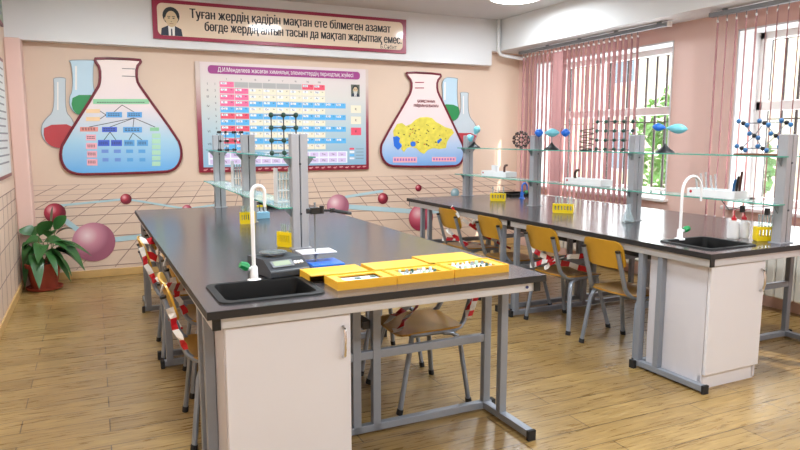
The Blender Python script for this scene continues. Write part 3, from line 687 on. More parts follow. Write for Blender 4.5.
# ------------------------------------------------------------------ test tube racks and tubes
def rack(x, y, rz, label, n, tubes, tl, tubelabel, hh=.075, ln=.11):
    t = thing('test_tube_rack', label, 'rack', (x, y, TH), rz, 'yellow test tube racks')
    b = MB(); wd = .05; m_ = M['yplastic']
    b.box((-ln/2, -wd/2, 0), (ln/2, wd/2, .006), m_)
    for s in (-1, 1): b.box((s*ln/2-.004, -wd/2, .006), (s*ln/2+.004, wd/2, hh), m_)
    b.build('frame', t, bevel=.002)
    for sd in (-1, 1):
        p = MB(); y0, y1 = (-wd/2, -wd/2+.004) if sd < 0 else (wd/2-.004, wd/2)
        p.box((-ln/2+.004, y0, .006), (ln/2-.004, y1, hh*.34), m_); p.box((-ln/2+.004, y0, hh*.8), (ln/2-.004, y1, hh), m_)
        for i in range(n+1):
            u = -ln/2+.006+(ln-.012)*i/n; p.box((u-.0045, y0, hh*.34), (u+.0045, y1, hh*.8), m_)
        p.build('side_panel', t)
    p = MB()
    for sd in (-1, 1): p.box((-ln/2+.004, .009 if sd > 0 else -wd/2+.004, hh-.006), (ln/2-.004, wd/2-.004 if sd > 0 else -.009, hh-.001), m_)
    for i in range(n+1):
        u = -ln/2+.006+(ln-.012)*i/n; p.box((u-.0035, -.009, hh-.006), (u+.0035, .009, hh-.001), m_)
    p.build('holder_plate', t)
    mm = Matrix.Translation((x, y, TH)) @ Matrix.Rotation(rz, 4, 'Z')
    for i in tubes:
        u = -ln/2+.006+(ln-.012)*(i+.5)/n; r = .0062; p = mm @ Vector((u, 0, .0065))
        o = MB().lathe([(.001, 0), (r*.7, .002), (r, .007), (r, tl-.004), (r*1.25, tl), (r*.8, tl), (r*.8, .008), (.001, .004)], M['lab_glass'], n=12).build('test_tube'); o.location = p
        tag(o, tubelabel, 'test tube', tubelabel)
rack(.965, 4.62, -.2, 'yellow test tube rack by the middle post of the left table row', 6, (0, 1, 3, 4), .12, 'glass test tube in the rack by the middle left post', ln=.10, hh=.085)
rack(.955, 3.54, -1.0, 'yellow test tube rack at the foot of the front left post', 6, (0, 1, 2, 4), .12, 'glass test tube in the rack at the front left post', ln=.10, hh=.085)
rack(3.525, 5.30, -.75, 'yellow test tube rack farthest back on the window table row', 5, (0, 2, 4), .13, 'glass test tube in the farthest yellow rack', ln=.14)
rack(3.44, 4.22, -.85, 'yellow test tube rack with tubes in the middle of the window table row', 6, (0, 1, 2, 4, 5), .13, 'glass test tube in the middle window-row rack', ln=.16)
rack(3.60, 2.555, -.45, 'yellow test tube rack beside the nearest post and the bottles at the right', 6, (0, 1, 2, 3, 4, 5), .15, 'tall glass test tube in the rack beside the bottles', hh=.085, ln=.13)
for i, (x, y) in enumerate(((3.50, 2.70), (3.577, 2.69))):
    t = thing('wash_bottle', ['clear plastic bottle with red cap, farther from the yellow rack', 'clear plastic bottle with red cap, next to the yellow rack'][i], 'bottle', (x, y, TH), 0, 'red capped bottles')
    MB().lathe([(.03, 0), (.033, .004), (.033, .085), (.026, .1), (.012, .108), (.012, .114)], M['milky'], n=20).build('body', t)
    c = MB().lathe([(.015, .112), (.015, .128), (.007, .132), (.005, .142)], M['redp'], n=16).build('cap', t)
    MB().tube([(0,0,.14), (0,0,.165), (.012,-.004,.178), (.035,-.01,.175)], .0022, M['redp'], 6).build('nozzle', c)
t = thing('conical_flask', 'clear glass conical flask beside the second post of the window row', 'flask', (3.49, 3.56, TH))
MB().lathe([(.04, 0), (.046, .004), (.046, .012), (.016, .085), (.014, .125), (.018, .13), (.015, .13), (.012, .12), (.0135, .088), (.042, .014), (.001, .006)], M['lab_glass'], n=24).build('glass_body', t)
# ------------------------------------------------------------------ shelf things: molecular models
def sticks_and_balls(name, label, cat, loc, rz, balls, bonds, base=None, br=.004, bondm='dgrey', group=None, ballname='ball'):
    t = thing(name, label, cat, loc, rz, group)
    for (p, r, m_) in balls: MB().sphere(p, r, M[m_], 12).build(ballname, t)
    b = MB()
    for i, j in bonds: b.tube([balls[i][0], balls[j][0]], br, M[bondm], 6)
    if bonds: b.build('bonds', t)
    if base: base(t)
    return t
def lattice(nx, ny, nz, s, r, m_, skip=()):
    idx = {}; balls = []; bonds = []
    for k in range(nz):
        for j in range(ny):
            for i in range(nx):
                if (i, j, k) in skip: continue
                idx[i, j, k] = len(balls); balls.append(((i-(nx-1)/2)*s[0], (j-(ny-1)/2)*s[1], k*s[2]+r) and (((i-(nx-1)/2)*s[0], (j-(ny-1)/2)*s[1], k*s[2]+r), r, m_))
    for (i, j, k), a in idx.items():
        for d in ((1,0,0),(0,1,0),(0,0,1)):
            b = idx.get((i+d[0], j+d[1], k+d[2]))
            if b is not None: bonds.append((a, b))
    return balls, bonds
b_, n_ = lattice(3, 2, 4, (.07, .06, .072), .0145, 'dgreen')
sticks_and_balls('molecule_model', 'dark green ball lattice model standing behind the front post of the left shelf', 'model', (1.0, 3.72, ZT2), -.24, b_, n_, br=.003)
b_, n_ = lattice(4, 2, 3, (.056, .05, .066), .0105, 'black', skip=((3, 0, 0), (3, 1, 0), (0, 1, 1), (2, 1, 1), (3, 0, 1), (1, 0, 2)))
sticks_and_balls('molecule_model', 'small black ball lattice model farther back on the left shelf', 'model', (.945, 5.05, ZT2), .1, b_, n_, br=.0025)
b_, n_ = lattice(5, 1, 4, (.072, .05, .07), .0145, 'dgreen')
sticks_and_balls('molecule_model', 'green ball lattice model on the window shelf in front of the blinds', 'model', (3.60, 3.85, ZT2), -PI/2+.35, b_, n_, br=.0025)
# fullerene-like cage
import itertools
ph = (1+5**.5)/2; balls = []
ico = [Vector(v) for v in ([(0, a, b*ph) for a in (-1,1) for b in (-1,1)] + [(a, b*ph, 0) for a in (-1,1) for b in (-1,1)] + [(b*ph, 0, a) for a in (-1,1) for b in (-1,1)])]
pts = []
for a, b in itertools.permutations(range(12), 2):
    if (ico[a]-ico[b]).length < 2.1: pts.append(ico[a].lerp(ico[b], 1/3))
R_ = .075; pts = [p.normalized()*R_+Vector((0,0,R_+.008)) for p in pts]
bonds = [(i, j) for i in range(len(pts)) for j in range(i) if (pts[i]-pts[j]).length < R_*.46]
sticks_and_balls('molecule_model', 'black cage shaped ball model on the window shelf beside the far blue balloons', 'model', (3.58, 5.02, ZT2), 0, [(tuple(p), .0085, 'black' if i % 4 else 'darkbrown') for i, p in enumerate(pts)], bonds, br=.003, bondm='darkbrown')
# wire helix
t = thing('helix_model', 'brown wire helix model next to the green lattice on the window shelf', 'model', (3.60, 4.16, ZT2))
hx = [(.055*math.cos(a*.45), .055*math.sin(a*.45), .012+.17*a/56) for a in range(57)]
MB().tube(hx, .004, M['darkbrown'], 6).build('coil', t); MB().lathe([(.05, 0), (.05, .01)], M['black'], n=20).build('base', t)
MB().tube([(0,0,.008), (0,0,.2)], .003, M['darkbrown'], 6).build('rod', t)
# orbital models on cone stands
def orbital(x, y, rz, lobes, label, hs=.075):
    t = thing('orbital_model', label, 'model', (x, y, ZT2), rz, 'balloon shaped orbital models')
    MB().lathe([(.066, 0), (.062, .008), (.036, .026), (.016, .046), (.007, .062)], M['black'], n=24).build('stand', t)
    MB().tube([(0,0,.045), (0,0,hs+.085)], .004, M['grey'], 8).build('rod', t)
    for (p, q, r, m_) in lobes:
        p = Vector(p)+Vector((0,0,hs+.085)); q = Vector(q)+Vector((0,0,hs+.085)); ax = q-p; L = ax.length
        prof = [(max(.001, r*math.sin(PI*k/12)**.8*(.55+.45*(k/12)**.8 if (p-Vector((0,0,hs+.085))).length < .02 else 1)), L*k/12) for k in range(13)]
        MB().lathe(prof, M[m_], n=16, mtx=Matrix.Translation(p) @ ax.to_track_quat('Z', 'Y').to_matrix().to_4x4()).build('lobe', t)
    return t
vd = Vector((.9, -.42, 0))
orbital(3.60, 5.88, 0, [((.005,0,.01), (.035, -.03, .10), .046, 'lblue'), ((-.005,0,-.0), (-.06, .055, -.05), .05, 'lblue')], 'light blue two lobed balloon model at the far end of the window shelf', .04)
orbital(3.60, 4.60, -.9, [((-.065, 0, 0), (.065, 0, 0), .036, 'lblue'), ((.075, 0, 0), (.155, 0, .0), .036, 'blue'), ((-.075, 0, 0), (-.155, 0, -.0), .036, 'blue')], 'light blue balloon model with dark blue ends on both sides, on a cone stand', .06)
orbital(3.60, 3.355, -.9, [((.0, 0, 0), (.14, 0, -.01), .042, 'lblue'), ((-.0, 0, 0), (-.09, 0, .01), .033, 'blue')], 'balloon model with one big light blue and one small dark blue lobe', .085)
# blue-black crystal on a brown board
t = thing('crystal_model', 'crystal model of blue and black balls on a brown board, near end of window shelf', 'model', (3.60, 2.62, ZT2), -PI/2+.25)
MB().box((-.14, -.06, 0), (.14, .06, .01), M['brown']).build('board', t, bevel=.002)
nodes = [(-.12, 0, .04), (0, 0, .04), (.12, 0, .04), (-.06, .02, .115), (.06, .02, .115), (-.12, 0, .19), (0, 0, .19), (.12, 0, .19)]
bb = MB()
for a, b in ((0,3),(1,3),(1,4),(2,4),(3,5),(3,6),(4,6),(4,7),(0,1),(1,2),(5,6),(6,7)): bb.tube([nodes[a], nodes[b]], .003, M['grey'], 6)
for a in (0, 1, 2): bb.tube([nodes[a], (nodes[a][0], 0, .008)], .003, M['grey'], 6)
bb.build('bonds', t)
for (x, y, z) in nodes:
    MB().sphere((x, y, z), .014, M['black'], 10).build('dark_ball', t)
    for d in ((-.026, -.006, .012), (.026, -.008, -.012)): MB().sphere((x+d[0], y+d[1], z+d[2]), .0145, M['mblue'], 10).build('blue_ball', t)
# ------------------------------------------------------------------ lower shelf things
def kit(x, y, ln, label, rz, tools):
    t = thing('instrument_tray', label, 'tray', (x, y, ZT1), rz, 'white trays on the lower window shelf')
    b = MB(); wd = .13; h = .05
    b.box((-ln/2, -wd/2, 0), (ln/2, wd/2, .004), M['wplastic'])
    for q in ((-ln/2, -wd/2, ln/2, -wd/2+.004), (-ln/2, wd/2-.004, ln/2, wd/2), (-ln/2, -wd/2+.004, -ln/2+.004, wd/2-.004), (ln/2-.004, -wd/2+.004, ln/2, wd/2-.004)): b.box((q[0], q[1], .004), (q[2], q[3], h), M['wplastic'])
    b.box((-.002, -wd/2+.004, .004), (.002, wd/2-.004, h*.8), M['wplastic'])
    b.build('tray_body', t, bevel=.002)
    MB().lathe([(.009, 0), (.009, .003)], M['redp'], n=12, mtx=Matrix.Rotation(PI/2, 4, 'X'), c=(-ln/2+.03, -wd/2, .03)).build('red_emblem', t)
    mm = Matrix.Translation((x, y, ZT1)) @ Matrix.Rotation(rz, 4, 'Z')
    return mm
mm = kit(3.58, 2.90, .34, 'white tray with glass tubes and black tools above the right sink', -PI/2+.05, 1)
for i in range(5):
    o = MB().tube([(-.14+.035*i, .0+.012*(i % 2), .006), (-.15+.035*i, -.01, .135+.01*(i % 3))], .006, M['lab_glass'], 8).build('glass_tube'); o.matrix_world = mm
    tag(o, 'glass tube standing in the white tray above the right sink', 'tube', 'glass tubes in the white tray')
for i, (u, h_, m_) in enumerate(((.12, .14, 'black'), (.14, .17, 'darkbrown'), (.10, .12, 'mblue'))):
    o = MB().tube([(u, .02, .006), (u+.01, .01, .08), (u+.025, 0, h_)], [.006, .009, .007], M[m_], 8).build('hand_tool'); o.matrix_world = mm
    tag(o, ['black handled tool standing in the white tray', 'dark brown handled tool, longest in the white tray', 'small blue handled tool in the white tray'][i], 'tool')
mm = kit(3.58, 4.10, .40, 'white tray with a bent brown pipe, in the middle of the lower window shelf', -PI/2+.05, 0)
o = MB().tube([(-.15, 0, .006), (-.15, 0, .09), (-.135, 0, .11), (-.11, 0, .112)], .011, M['darkbrown'], 8).build('bent_pipe'); o.matrix_world = mm; tag(o, 'bent brown pipe in the middle white tray', 'pipe')
mm = kit(3.58, 5.38, .40, 'white tray with bent brown pipe and white cup, far end of lower window shelf', -PI/2+.05, 0)
o = MB().tube([(.09, 0, .006), (.09, 0, .09), (.105, 0, .11), (.13, 0, .112)], .011, M['darkbrown'], 8).build('bent_pipe'); o.matrix_world = mm; tag(o, 'bent brown pipe in the far white tray', 'pipe')
o = MB().lathe([(.03, 0), (.034, .01), (.036, .10), (.032, .10), (.028, .008)], M['wplastic'], n=20, c=(-.06, 0, .005)).build('white_cup'); o.matrix_world = mm; tag(o, 'white cup standing in the far white tray', 'cup')
# clear stands on the lower left shelf
def clear_stand(x, y, label, hh=.2, zz=ZT1, rz=.1):
    t = thing('clear_tube_stand', label, 'stand', (x, y, zz), rz, 'clear plastic tube stands')
    for s in (-1, 1): MB().box((s*.045-.003, -.03, 0), (s*.045+.003, .03, hh), M['acrylic']).build('side_plate', t)
    for z in (.0, hh*.33, hh*.66):
        MB().box((-.042, -.03, z), (.042, .03, z+.005), M['milky']).build('shelf_plate', t)
    for i in range(4):
        o = MB().lathe([(.001, 0), (.007, .006), (.007, hh*.82), (.0085, hh*.84), (.006, hh*.84), (.005, .01), (.001, .005)], M['lab_glass'], n=10).build('test_tube')
        p = Matrix.Rotation(rz, 4, 'Z') @ Vector((-.03+.02*i, -.0, .006)); o.location = (x+p.x, y+p.y, zz+p.z); tag(o, 'test tube in a clear stand on the lower left shelf', 'test tube', 'tubes in the clear stands')
clear_stand(.99, 5.02, 'clear tube stand on the lower left shelf, farther one')
clear_stand(.995, 3.74, 'clear tube stand on the lower left shelf behind the front post')
t = thing('vial_box', 'light blue box of yellow capped vials on the left table', 'box', (1.10, 4.90, TH), .1)
b = MB(); b.box((-.08, -.05, 0), (.08, .05, .05), mat('pale_blue_box', (150, 206, 236), .4, noise=.03)); b.build('box_body', t, bevel=.003)
for i in range(5):
    v = MB().lathe([(.011, .05), (.011, .085)], M['milky'], n=12, c=(-.06+.03*i, 0, 0)).build('vial', t); MB().lathe([(.012, .085), (.012, .1)], M['yplastic'], n=12, c=(-.06+.03*i, 0, 0)).build('vial_cap', v)
t = thing('power_cable', 'thin dark cable with two black clips hanging under the right shelf', 'cable', (3.5, 2.62, TH))
MB().tube([(-.02, .16, .226), (.0, .12, .17), (.0, .06, .19), (.02, 0, .2), (.0, -.1, .21), (.03, -.16, .224)], .003, M['dgrey'], 6).build('cord', t)
for y in (.03, -.13): MB().box((-.008, y-.012, .165), (.012, y+.012, .205), M['black']).build('clip', t, bevel=.002)
# ------------------------------------------------------------------ wall boards
def wp(pts, Y): return [(lambda v: (v.x, v.z))(px(x, y, Y)) for x, y in pts]
def smooth_poly(poly, it=2):
    for _ in range(it):
        q = []
        for a, b in zip(poly, poly[1:]+poly[:1]):
            q += [(a[0]*.75+b[0]*.25, a[1]*.75+b[1]*.25), (a[0]*.25+b[0]*.75, a[1]*.25+b[1]*.75)]
        poly = q
    return poly
FACE = lambda y: Matrix.Translation((0, y, 0)) @ Matrix.Rotation(PI/2, 4, 'X')      # local XY -> world XZ, thickness toward -Y
def plate(mb, poly, y, th, m_, m_side=None):
    a = sum(p[0]*q[1]-q[0]*p[1] for p, q in zip(poly, poly[1:]+poly[:1]))
    if a < 0: poly = poly[::-1]
    mb.prism(poly, th, m_, FACE(y), m_side=m_side); return mb
def rect(x0, z0, x1, z1): return [(x0, z0), (x1, z0), (x1, z1), (x0, z1)]
def ell(cx, cz, rx, rz, n=20): return [(cx+rx*math.cos(2*PI*k/n), cz+rz*math.sin(2*PI*k/n)) for k in range(n)]
skin = mat('print_skin', (214, 188, 150), .4, noise=.05); hair = mat('print_dark', (38, 42, 44), .4); shirt = mat('print_white', (236, 232, 226), .4); suit = mat('print_navy', (40, 48, 66), .4)
def portrait(parent, cx, cz, s, y, beard=False, back=None):
    mb = MB()
    if back: plate(mb, rect(cx-.62*s, cz-.8*s, cx+.62*s, cz+.8*s), y, .0005, back)
    y -= .0006
    plate(mb, [(cx-.55*s, cz-.78*s), (cx+.55*s, cz-.78*s), (cx+.5*s, cz-.42*s), (cx+.16*s, cz-.26*s), (cx-.16*s, cz-.26*s), (cx-.5*s, cz-.42*s)], y, .0006, suit)
    plate(mb, [(cx-.15*s, cz-.78*s), (cx+.15*s, cz-.78*s), (cx+.17*s, cz-.28*s), (cx-.17*s, cz-.28*s)], y-.0007, .0005, shirt)
    plate(mb, [(cx-.04*s, cz-.78*s), (cx+.04*s, cz-.78*s), (cx+.03*s, cz-.42*s), (cx-.03*s, cz-.42*s)], y-.0013, .0004, suit)
    plate(mb, ell(cx, cz+.24*s, .43*s, .46*s), y-.0013, .0004, hair)
    plate(mb, ell(cx+.01*s, cz+.08*s, .30*s, .42*s), y-.0018, .0004, skin)
    for sx in (-1, 1):
        plate(mb, ell(cx+sx*.12*s, cz+.12*s, .06*s, .025*s, 10), y-.0023, .0004, hair); plate(mb, rect(cx+sx*.12*s-.08*s, cz+.19*s, cx+sx*.12*s+.08*s, cz+.22*s), y-.0023, .0004, hair)
        plate(mb, ell(cx+sx*.31*s, cz+.06*s, .04*s, .1*s, 8), y-.0018, .0004, skin)
    plate(mb, [(cx-.04*s, cz-.06*s), (cx+.05*s, cz-.06*s), (cx+.02*s, cz-.03*s)], y-.0023, .0004, hair); plate(mb, rect(cx-.09*s, cz-.175*s, cx+.1*s, cz-.15*s), y-.0023, .0004, mat('print_lip', (150, 92, 80), .4))
    if beard: plate(mb, [(cx-.3*s, cz), (cx-.18*s, cz-.12*s), (cx+.18*s, cz-.12*s), (cx+.3*s, cz), (cx+.22*s, cz-.4*s), (cx, cz-.62*s), (cx-.22*s, cz-.4*s)], y-.0028, .0004, mat('print_beard', (206, 206, 200), .5))
    mb.build('portrait', parent)
# quotation banner on the beam
YB2 = 6.97
t = thing('quotation_banner', 'long cream quotation banner with crimson frame and a portrait, on the white beam', 'banner', (0, 0, 0))
x0, x1, z0, z1 = .592, 3.325, 2.345, 2.722
plate(MB(), rect(x0, z0, x1, z1), YB2-.001, .022, M['crimson']).build('frame', t, bevel=.003)
plate(MB(), rrect(x0+.045, z0+.035, x1-.045, z1-.035, .05), YB2-.0232, .003, M['cream']).build('panel', t)
mb = MB(); ty = YB2-.0266
put_text(mb, 'Туған жердің қадірін мақтан ете білмеген азамат', .125, 2.03, ty, 2.602, M['ink'], width=2.18, dbl=.007)
put_text(mb, 'бөгде жердің алтын тасын да мақтап жарытпақ емес.', .125, 2.17, ty, 2.487, M['ink'], width=2.18, dbl=.007)
put_text(mb, 'Б.Сәбит', .062, 3.10, ty, 2.405, M['ink'], width=.2, bold=.001)
mb.build('lettering', t)
portrait(t, .765, 2.525, .185, YB2-.0264)
# periodic table board
t = thing('periodic_table_board', 'large periodic table of coloured cells with a violet title bar', 'poster')
PX0, PX1, PZ0, PZ1 = .992, 2.905, 1.022, 2.162; PW, PH = PX1-PX0, PZ1-PZ0; yb = YB-.001; yf_ = yb-.0302
def P(u, v): return (PX0+u*PW, PZ1-v*PH)
gradient('board_side', [(0, (130, 16, 44)), (.45, (150, 60, 84)), (.85, (214, 196, 186))], PZ0, PZ1)
gradient('board_field', [(0, (138, 178, 206)), (.35, (176, 198, 206)), (.7, (214, 210, 204)), (1, (226, 208, 208))], PZ0+.05, PZ1)
plate(MB(), rect(PX0, PZ0, PX1, PZ1), yb, .024, MATS['board_side']).build('board', t, bevel=.003)
a = P(.035, .985); b = P(.97, .945); 
plate(MB(), rect(PX0+.045, PZ0+.055, PX1-.035, PZ1-.004), yb-.0242, .004, MATS['board_field']).build('field', t)
og = MB(); od = mat('ornament_pale', (214, 150, 150), .4, noise=.05)
for i in range(26):
    cx = PX0+.06+(PW-.12)*i/25; plate(og, ell(cx, PZ0+.026+.006*(i % 2), .018, .009, 8), yb-.0243, .001, od); plate(og, ell(cx+.02, PZ0+.034, .007, .007, 6), yb-.0243, .0012, od)
og.build('ornament', t)
plate(MB(), rrect(*P(.065, .105), *P(.945, .03), .035), yb-.0285, .002, mat('title_violet', (158, 56, 132), .35, noise=.05)).build('title_bar', t)
mb = MB(); put_text(mb, 'Д.И.Менделеев жасаған химиялық элементтердің периодтық жүйесі', .062, PX0+.51*PW, yb-.0307, PZ1-.0675*PH, M['twhite'], width=1.50, bold=.0015); mb.build('title_lettering', t)
c_p = mat('cell_pink', (240, 110, 156), .4, noise=.05); c_r = mat('cell_red', (232, 84, 108), .4, noise=.05); c_b = mat('cell_blue', (92, 178, 232), .4, noise=.05); c_c = mat('cell_cream', (236, 228, 204), .4, noise=.05); c_g = mat('cell_grey', (176, 174, 172), .4, noise=.05); c_w = mat('cell_white', (232, 236, 244), .4, noise=.03); c_l = mat('cell_lilac', (214, 196, 232), .4, noise=.05)
SYM = ['H . . . . . (H) He', 'Li Be B C N O F Ne', 'Na Mg Al Si P S Cl Ar', 'K Ca Sc Ti V Cr Mn Fe Co Ni', 'Cu Zn Ga Ge As Se Br Kr', 'Rb Sr Y Zr Nb Mo Tc Ru Rh Pd', 'Ag Cd In Sn Sb Te I Xe', 'Cs Ba La Hf Ta W Re Os Ir Pt', 'Au Hg Tl Pb Bi Po At Rn', 'Fr Ra Ac Rf Db Sg Bh Hs Mt Ds', 'Rg Cn Nh Fl Mc Lv Ts Og']
US = [.123, .203, .281, .359, .437, .513, .587, .657, .725, .79, .853]; yc = yb-.0284
cm = tm = MB(); V0, DV = .168, .0572
symcache = {}
def small(s_, size, x, z, y, m_):
    k = (s_, size)
    if k not in symcache: symcache[k] = text_mesh(s_, size, depth=.0006)
    vs, fs = symcache[k]; tm.add([Vector((x+v.x, y-v.z, z+v.y)) for v in vs], fs, m_)
for r_, row in enumerate(SYM):
    for c_, s_ in enumerate(row.split()):
        v0 = V0+r_*DV
        if s_ == '.': m_ = c_g
        elif r_ == 0: m_ = c_p if c_ == 0 else c_r
        elif r_ <= 3: m_ = (c_p if c_ < 2 else (c_b if r_ == 3 else c_c))
        elif r_ % 2: m_ = c_r if c_ < 2 else c_b
        else: m_ = c_b if c_ < 2 else c_c
        A = P(US[c_], v0+.004); B = P(US[c_+1], v0+DV-.004)
        gapx = .003 if c_ < 7 else .001
        plate(cm, rect(A[0]+gapx, B[1], B[0]-gapx, A[1]), yc, .001, m_)
        if s_ != '.':
            wx = A[0]+(B[0]-A[0])*.08; plate(cm, rect(wx, A[1]-(A[1]-B[1])*.5, A[0]+(B[0]-A[0])*.5, A[1]-.006), yc-.0011, .0005, c_w)
            small(s_, .03, A[0]+(B[0]-A[0])*.28, A[1]-.018, yc-.0017, M['ink']); small('%d' % ((r_*9+c_*7) % 90+1), .02, A[0]+(B[0]-A[0])*.78, A[1]-.016, yc-.0012, M['ink'])
for r_, s_ in enumerate(('I', 'II', 'III', 'IV', 'V', 'VI', 'VII')):
    vv = V0+DV*(r_+.5 if r_ < 3 else 3+(r_-3)*2+1); x, z = P(.06, vv); small(s_, .034, x, z, yc, M['ink'])
for r_ in range(11): x, z = P(.1, V0+DV*(r_+.5)); small('%d' % (r_+1), .03, x, z, yc, M['ink'])
for c_, s_ in enumerate(('I', 'II', 'III', 'IV', 'V', 'VI', 'VII', 'VIII')): x, z = P((US[c_]+US[c_+1])/2, .148); small(s_, .026, x, z, yc, M['ink'])
A = P(.05, .93); B = P(.86, .815); plate(cm, rect(A[0], A[1], B[0], B[1]), yc, .0008, c_w)
for r_ in range(2):
    for c_ in range(14):
        u = .06+c_*.057; A = P(u, .865+r_*.058); B = P(u+.05, .82+r_*.058+.004); plate(cm, rect(A[0], A[1], B[0], B[1]), yc-.0009, .0006, c_l)
        small(['Ce Pr Nd Pm Sm Eu Gd Tb Dy Ho Er Tm Yb Lu', 'Th Pa U Np Pu Am Cm Bk Cf Es Fm Md No Lr'][r_].split()[c_], .03, (A[0]+B[0])/2, (A[1]+B[1])/2, yc-.0016, M['ink'])
for v0, m_ in ((.36, c_c), (.47, c_c), (.58, c_r)): A = P(.885, v0+.075); B = P(.95, v0); plate(cm, rect(A[0], A[1], B[0], B[1]), yc, .001, m_); small('K', .04, (A[0]+B[0])/2, (A[1]+B[1])/2, yc-.0012, M['ink'])
for i, m_ in enumerate((c_r, c_w, c_b, c_w)): A = P(.875, .80+i*.032); B = P(.905, .782+i*.032); plate(cm, rect(A[0], A[1], B[0], B[1]), yc, .001, m_); A = P(.915, .795+i*.032); B = P(.965, .79+i*.032); plate(cm, rect(A[0], A[1], B[0], B[1]), yc, .001, M['grey'])
cm.build('printed_table', t)
x, z = P(.915, .215); portrait(t, x, z, .085, yc, beard=True, back=mat('portrait_back', (92, 96, 84), .5))
# flask-shaped boards
def flask_board(outline, zlo, zhi, label, gname, rimw=.03):
    t = thing('flask_board', label, 'poster', group='flask shaped wall boards'); pol = smooth_poly(wp(outline, YB-.02), 1)
    plate(MB(), pol, YB-.001, .022, MATS[gname], M['maroon']).build('board', t)
    mb = MB(); pts = [Vector((x, YB-.0235, z)) for x, z in pol]
    mb.tube(pts+pts[:2], .007, M['maroon'], 6, 2.1, caps=False, side=(0, 1, 0)); mb.build('rim', t); return t
LO = [(95,58),(140.5,59.5),(141,62),(136.5,67),(136.5,80),(141,88),(178,139),(181,148),(181.5,156),(179,164),(174,169.5),(165,172),(85,174.5),(74,173.5),(66,169.5),(61.5,162),(60.5,152),(63,143),(98,88),(100,81),(100,68),(95,61)]
gradient('left_flask_print', [(0, (96, 170, 228)), (.3, (168, 206, 226)), (.6, (232, 216, 216)), (1, (240, 222, 214))], 1.03, 2.14)
t = flask_board(LO, 0, 0, 'flask shaped board with a blue and green classification diagram, left of the periodic table', 'left_flask_print')
y1 = YB-.0245; dm = MB()
dg_ = mat('diagram_green', (146, 206, 160), .4, noise=.04); db_ = mat('diagram_blue', (70, 100, 206), .4, noise=.04); ds_ = mat('diagram_sky', (96, 164, 220), .4, noise=.04); dr_ = mat('diagram_coral', (232, 150, 140), .4, noise=.04); dp_ = mat('diagram_peach', (240, 206, 160), .4, noise=.04); dk_ = mat('diagram_pink', (240, 176, 186), .4, noise=.04); dl_ = mat('diagram_lime', (176, 218, 190), .4, noise=.04)
def prect(mb, x0, y0, x1, y1_, yy, m_, th=.001): plate(mb, wp([(x0, y0), (x1, y0), (x1, y1_), (x0, y1_)], yy), yy, th, m_)
for q, m_ in (((93,99,149,104),dg_),((86,109,100,113),dp_),((86,117,100,121),dp_),((106,112,122,117.5),ds_),((127,112,142,117.5),ds_),((80,127,98,131.5),dr_),((102,127,117,132),db_),((123,127,142,132.5),ds_),((150,127.5,159,131),dg_),
              ((98,140,109.5,146),db_),((111,140,122,146),db_),((124,140,134.5,146),ds_),((137,140,148,146),ds_),
              ((86,134.5,96,140.5),dk_),((86,143,97,149),dk_),((87,151,97,157.5),dk_),((87,159,97.5,165.5),dk_)): b_ = MB(); prect(b_, *q, y1, m_); b_.build('diagram_box', t)
for i in range(6): b_ = MB(); prect(b_, 152, 133.5+i*5.6, 160.5, 138+i*5.6, y1, dl_); b_.build('diagram_box', t)
for i in range(4):
    for j in range(2): b_ = MB(); prect(b_, 101.5+i*12.3+j, 149.5+j*8.5, 108.5+i*12.3, 153+j*8.5, y1, ds_ if i > 1 else mat('diagram_mid', (112, 148, 216), .4, noise=.04)); b_.build('diagram_box', t)
ln = MB()
for a, b in (((122,105),(114,112)),((122,105),(134,112)),((100,111),(106,115)),((100,119),(106,115)),((134,118),(89,127)),((134,118),(110,127)),((134,118),(133,127)),((134,118),(155,127)),((110,132),(104,140)),((110,132),(116,140)),((133,133),(129,140)),((133,133),(142,140)),((122,68.5),(135,69)),((122,76),(135,76.5))):
    A, B = wp([a, b], y1); ln = MB(); strip(ln, A, B, .006, hair, y1-.0006); ln.build('diagram_line', t)
for x, y, wd in ((121,101.5,48),(114,114.7,12),(134.5,114.7,12),(89,129,14),(109.5,129.5,12),(132.5,129.7,15),(103.7,143,9),(116.5,143,9),(129,143,8),(142.5,143,8),(91,137.5,8),(91.5,146,8),(92,154,8),(92,162,8)):
    dt = MB(); A, B = wp([(x-wd/2, y), (x+wd/2, y)], y1-.0012)
    for k in range(2 if wd < 40 else 1):
        n = 5 if wd < 40 else 20
        for i in range(n):
            u = i/n; xx = A[0]+(B[0]-A[0])*u; zz = A[1]+(B[1]-A[1])*u - (k-.5)*(.016 if wd < 40 else 0) - (.008 if wd >= 40 else 0)
            plate(dt, rect(xx, zz-.004, xx+(B[0]-A[0])/n*.7, zz+.004), y1-.0011, .0004, M['dgrey'])
    dt.build('diagram_writing', t)
RO = [(406,72),(440.5,74),(441,76.5),(437,81),(437,90),(440,97),(462,143),(464,150),(463.5,158),(460,164),(454,166.5),(395,166.5),(387,164.5),(382,158),(380.5,150),(382,142),(409,96),(411.5,89),(411.5,81),(407,75.5)]
gradient('right_flask_print', [(0, (110, 166, 226)), (.25, (178, 200, 226)), (.5, (236, 212, 212)), (1, (242, 220, 214))], 1.03, 2.14)
t = flask_board(RO, 0, 0, 'flask shaped board with a yellow map, right of the periodic table', 'right_flask_print')
mp_ = [(393,131),(397,124),(402,123),(406,126),(411,124),(415,120),(420,117.5),(427,117),(432,118),(436,122),(440,124),(445,127),(452,129),(454,133),(450,137),(447,142),(446,148),(439,149),(433,148),(428,150),(424,154),(420,152),(416,148),(410,147),(407,148),(404,152),(401,149),(402,144),(398,142),(394,139)]
plate(MB(), wp(mp_, y1), y1, .0012, mat('map_yellow', (232, 218, 88), .4, noise=.35, nscale=22)).build('map', t)
